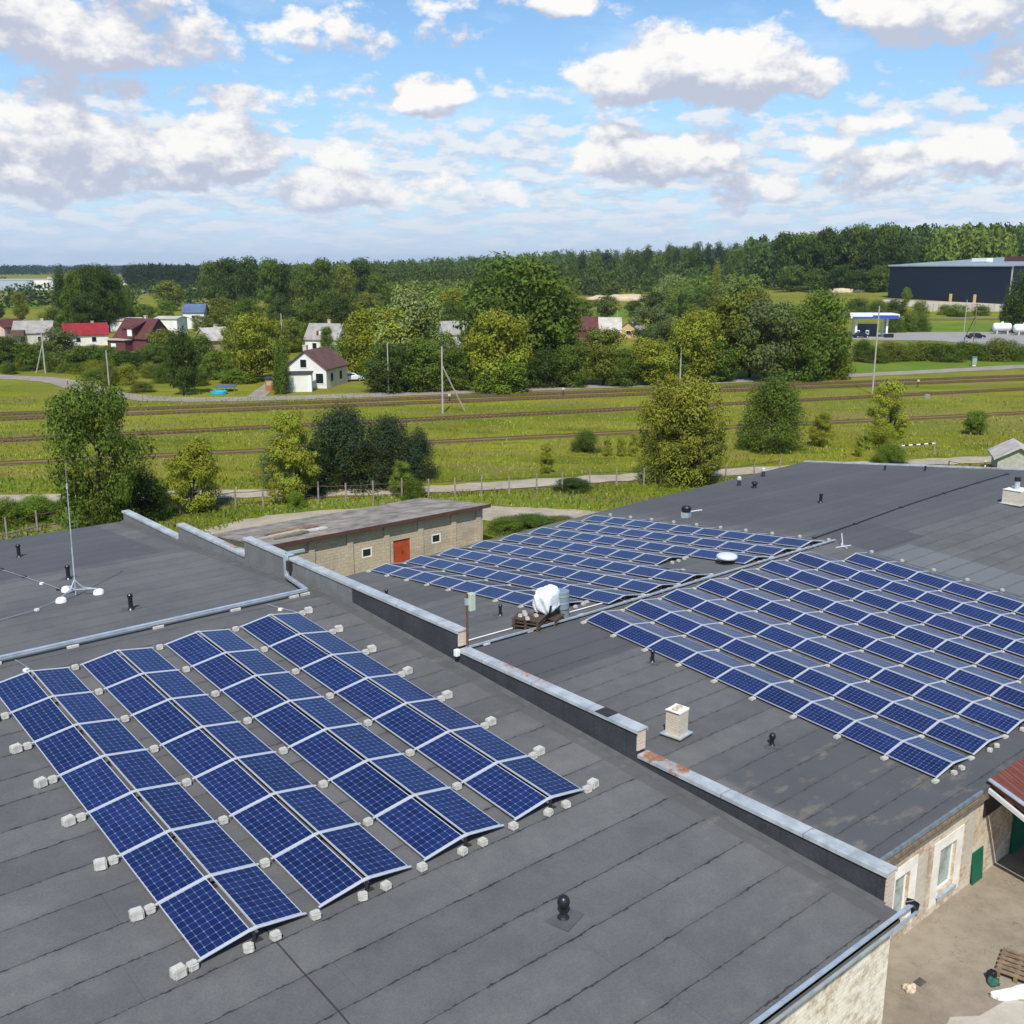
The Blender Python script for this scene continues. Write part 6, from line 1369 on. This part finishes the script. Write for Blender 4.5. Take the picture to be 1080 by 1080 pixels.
# grass and weeds that give the meadow its texture
def tufts(name, label, n, region, hh, col, seed):
    rng = np.random.default_rng(seed); P = []
    while len(P) < n:
        px, py = region(rng); p = G(px, py)
        if ok_grass(p): P.append(p)
    P = np.array(P); N = np.tile([0., 0., .25], (n, 1)); d = np.linalg.norm(P-CAM, axis=1); s = rng.uniform(hh[0], hh[1], n)*np.clip(d/90, .8, 1.25)
    nn = rng.normal(0, 1, (n, 3)); nn[:, 2] *= .3; nn /= np.linalg.norm(nn, axis=1)[:, None]; u = np.cross(nn, [0, 0, 1.]); u /= np.linalg.norm(u, axis=1)[:, None]+1e-6
    up = np.tile([0, 0, 1.], (n, 1))+rng.normal(0, .25, (n, 3)); sz = s[:, None]; w_ = sz*.55
    V = np.stack([P-u*w_*.4, P+u*w_*.4, P+u*w_*.5+up*sz, P-u*w_*.45+up*sz*.85], 1).reshape(-1, 3)
    lf = .5+.3*np.sin(P[:, 0]*.31)*np.sin(P[:, 1]*.27+1)
    o = bpy.data.objects.new(name, foliage_mesh(name, V, np.clip(lf+rng.normal(0, .2, n), 0, 1))); COL.objects.link(o); o.color = (*col, 1); return kind(o, 'stuff', label)
def ok_grass(p):
    x, y = p[0], p[1]
    if -76 < x < 61 and y < 51: return False
    if 11 < x < 28.5 and 53 < y < 62: return False
    return True
ROADPX = [((0, 527), (280, 521), (500, 514), (700, 502), (1060, 484))]
def near_track(px, py):
    ys = np.interp(px, [0, 280, 500, 700, 1060], [527, 521, 514, 502, 484]); yd = np.interp(px, [150, 262, 330, 430, 520, 660], [600, 557, 547, 543, 542, 552])
    for a, c in ((465.5, 411), (443, 400.5), (437.5, 397), (489.5, 436)):
        if -1.8 < py-(a+(c-a)*px/1080) < 3: return True
    return abs(py-ys) < 5.5 or abs(py-yd) < 9
def reg(y0, y1, x0=-20, x1=1100):
    def f(rng):
        while True:
            px, py = rng.uniform(x0, x1), rng.uniform(y0, y1)
            if not near_track(px, py): return px, py
    return f
tufts('meadow_grass', 'tall meadow grass between fence and railway', 30000, reg(415, 520), (.07, .19), (.265, .290, .032), 61)
tufts('weeds', 'rough weeds along the fence and shed', 11000, reg(505, 572), (.12, .32), (.175, .240, .028), 62)
tufts('dry_grass', 'dry yellowish grass in the meadow', 9000, reg(420, 515), (.10, .24), (.30, .27, .07), 63)
tufts('flowering_weeds', 'pale flowering weeds near the fence', 700, reg(515, 558, 120, 640), (.10, .2), (.42, .42, .26), 64)

# ------------------------------------------------------------------ air
def haze():
    b = MB(); b.b2(-2600, 6800, -2600, 6800, -1.2, 92); m = bpy.data.materials.new('haze_air'); m.use_nodes = True; T = NT(m.node_tree); T.n.clear()
    out = T.node('ShaderNodeOutputMaterial'); v = T.node('ShaderNodeVolumePrincipled'); v.inputs['Color'].default_value = (.62, .78, 1., 1); v.inputs['Density'].default_value = .00007; v.inputs['Anisotropy'].default_value = .2
    T.l.new(v.outputs[0], out.inputs['Volume']); o = b.build('haze', m); kind(o, 'stuff', 'thin blue haze over the far land'); o.display_type = 'WIRE'
haze()
print('objects', len(bpy.data.objects))
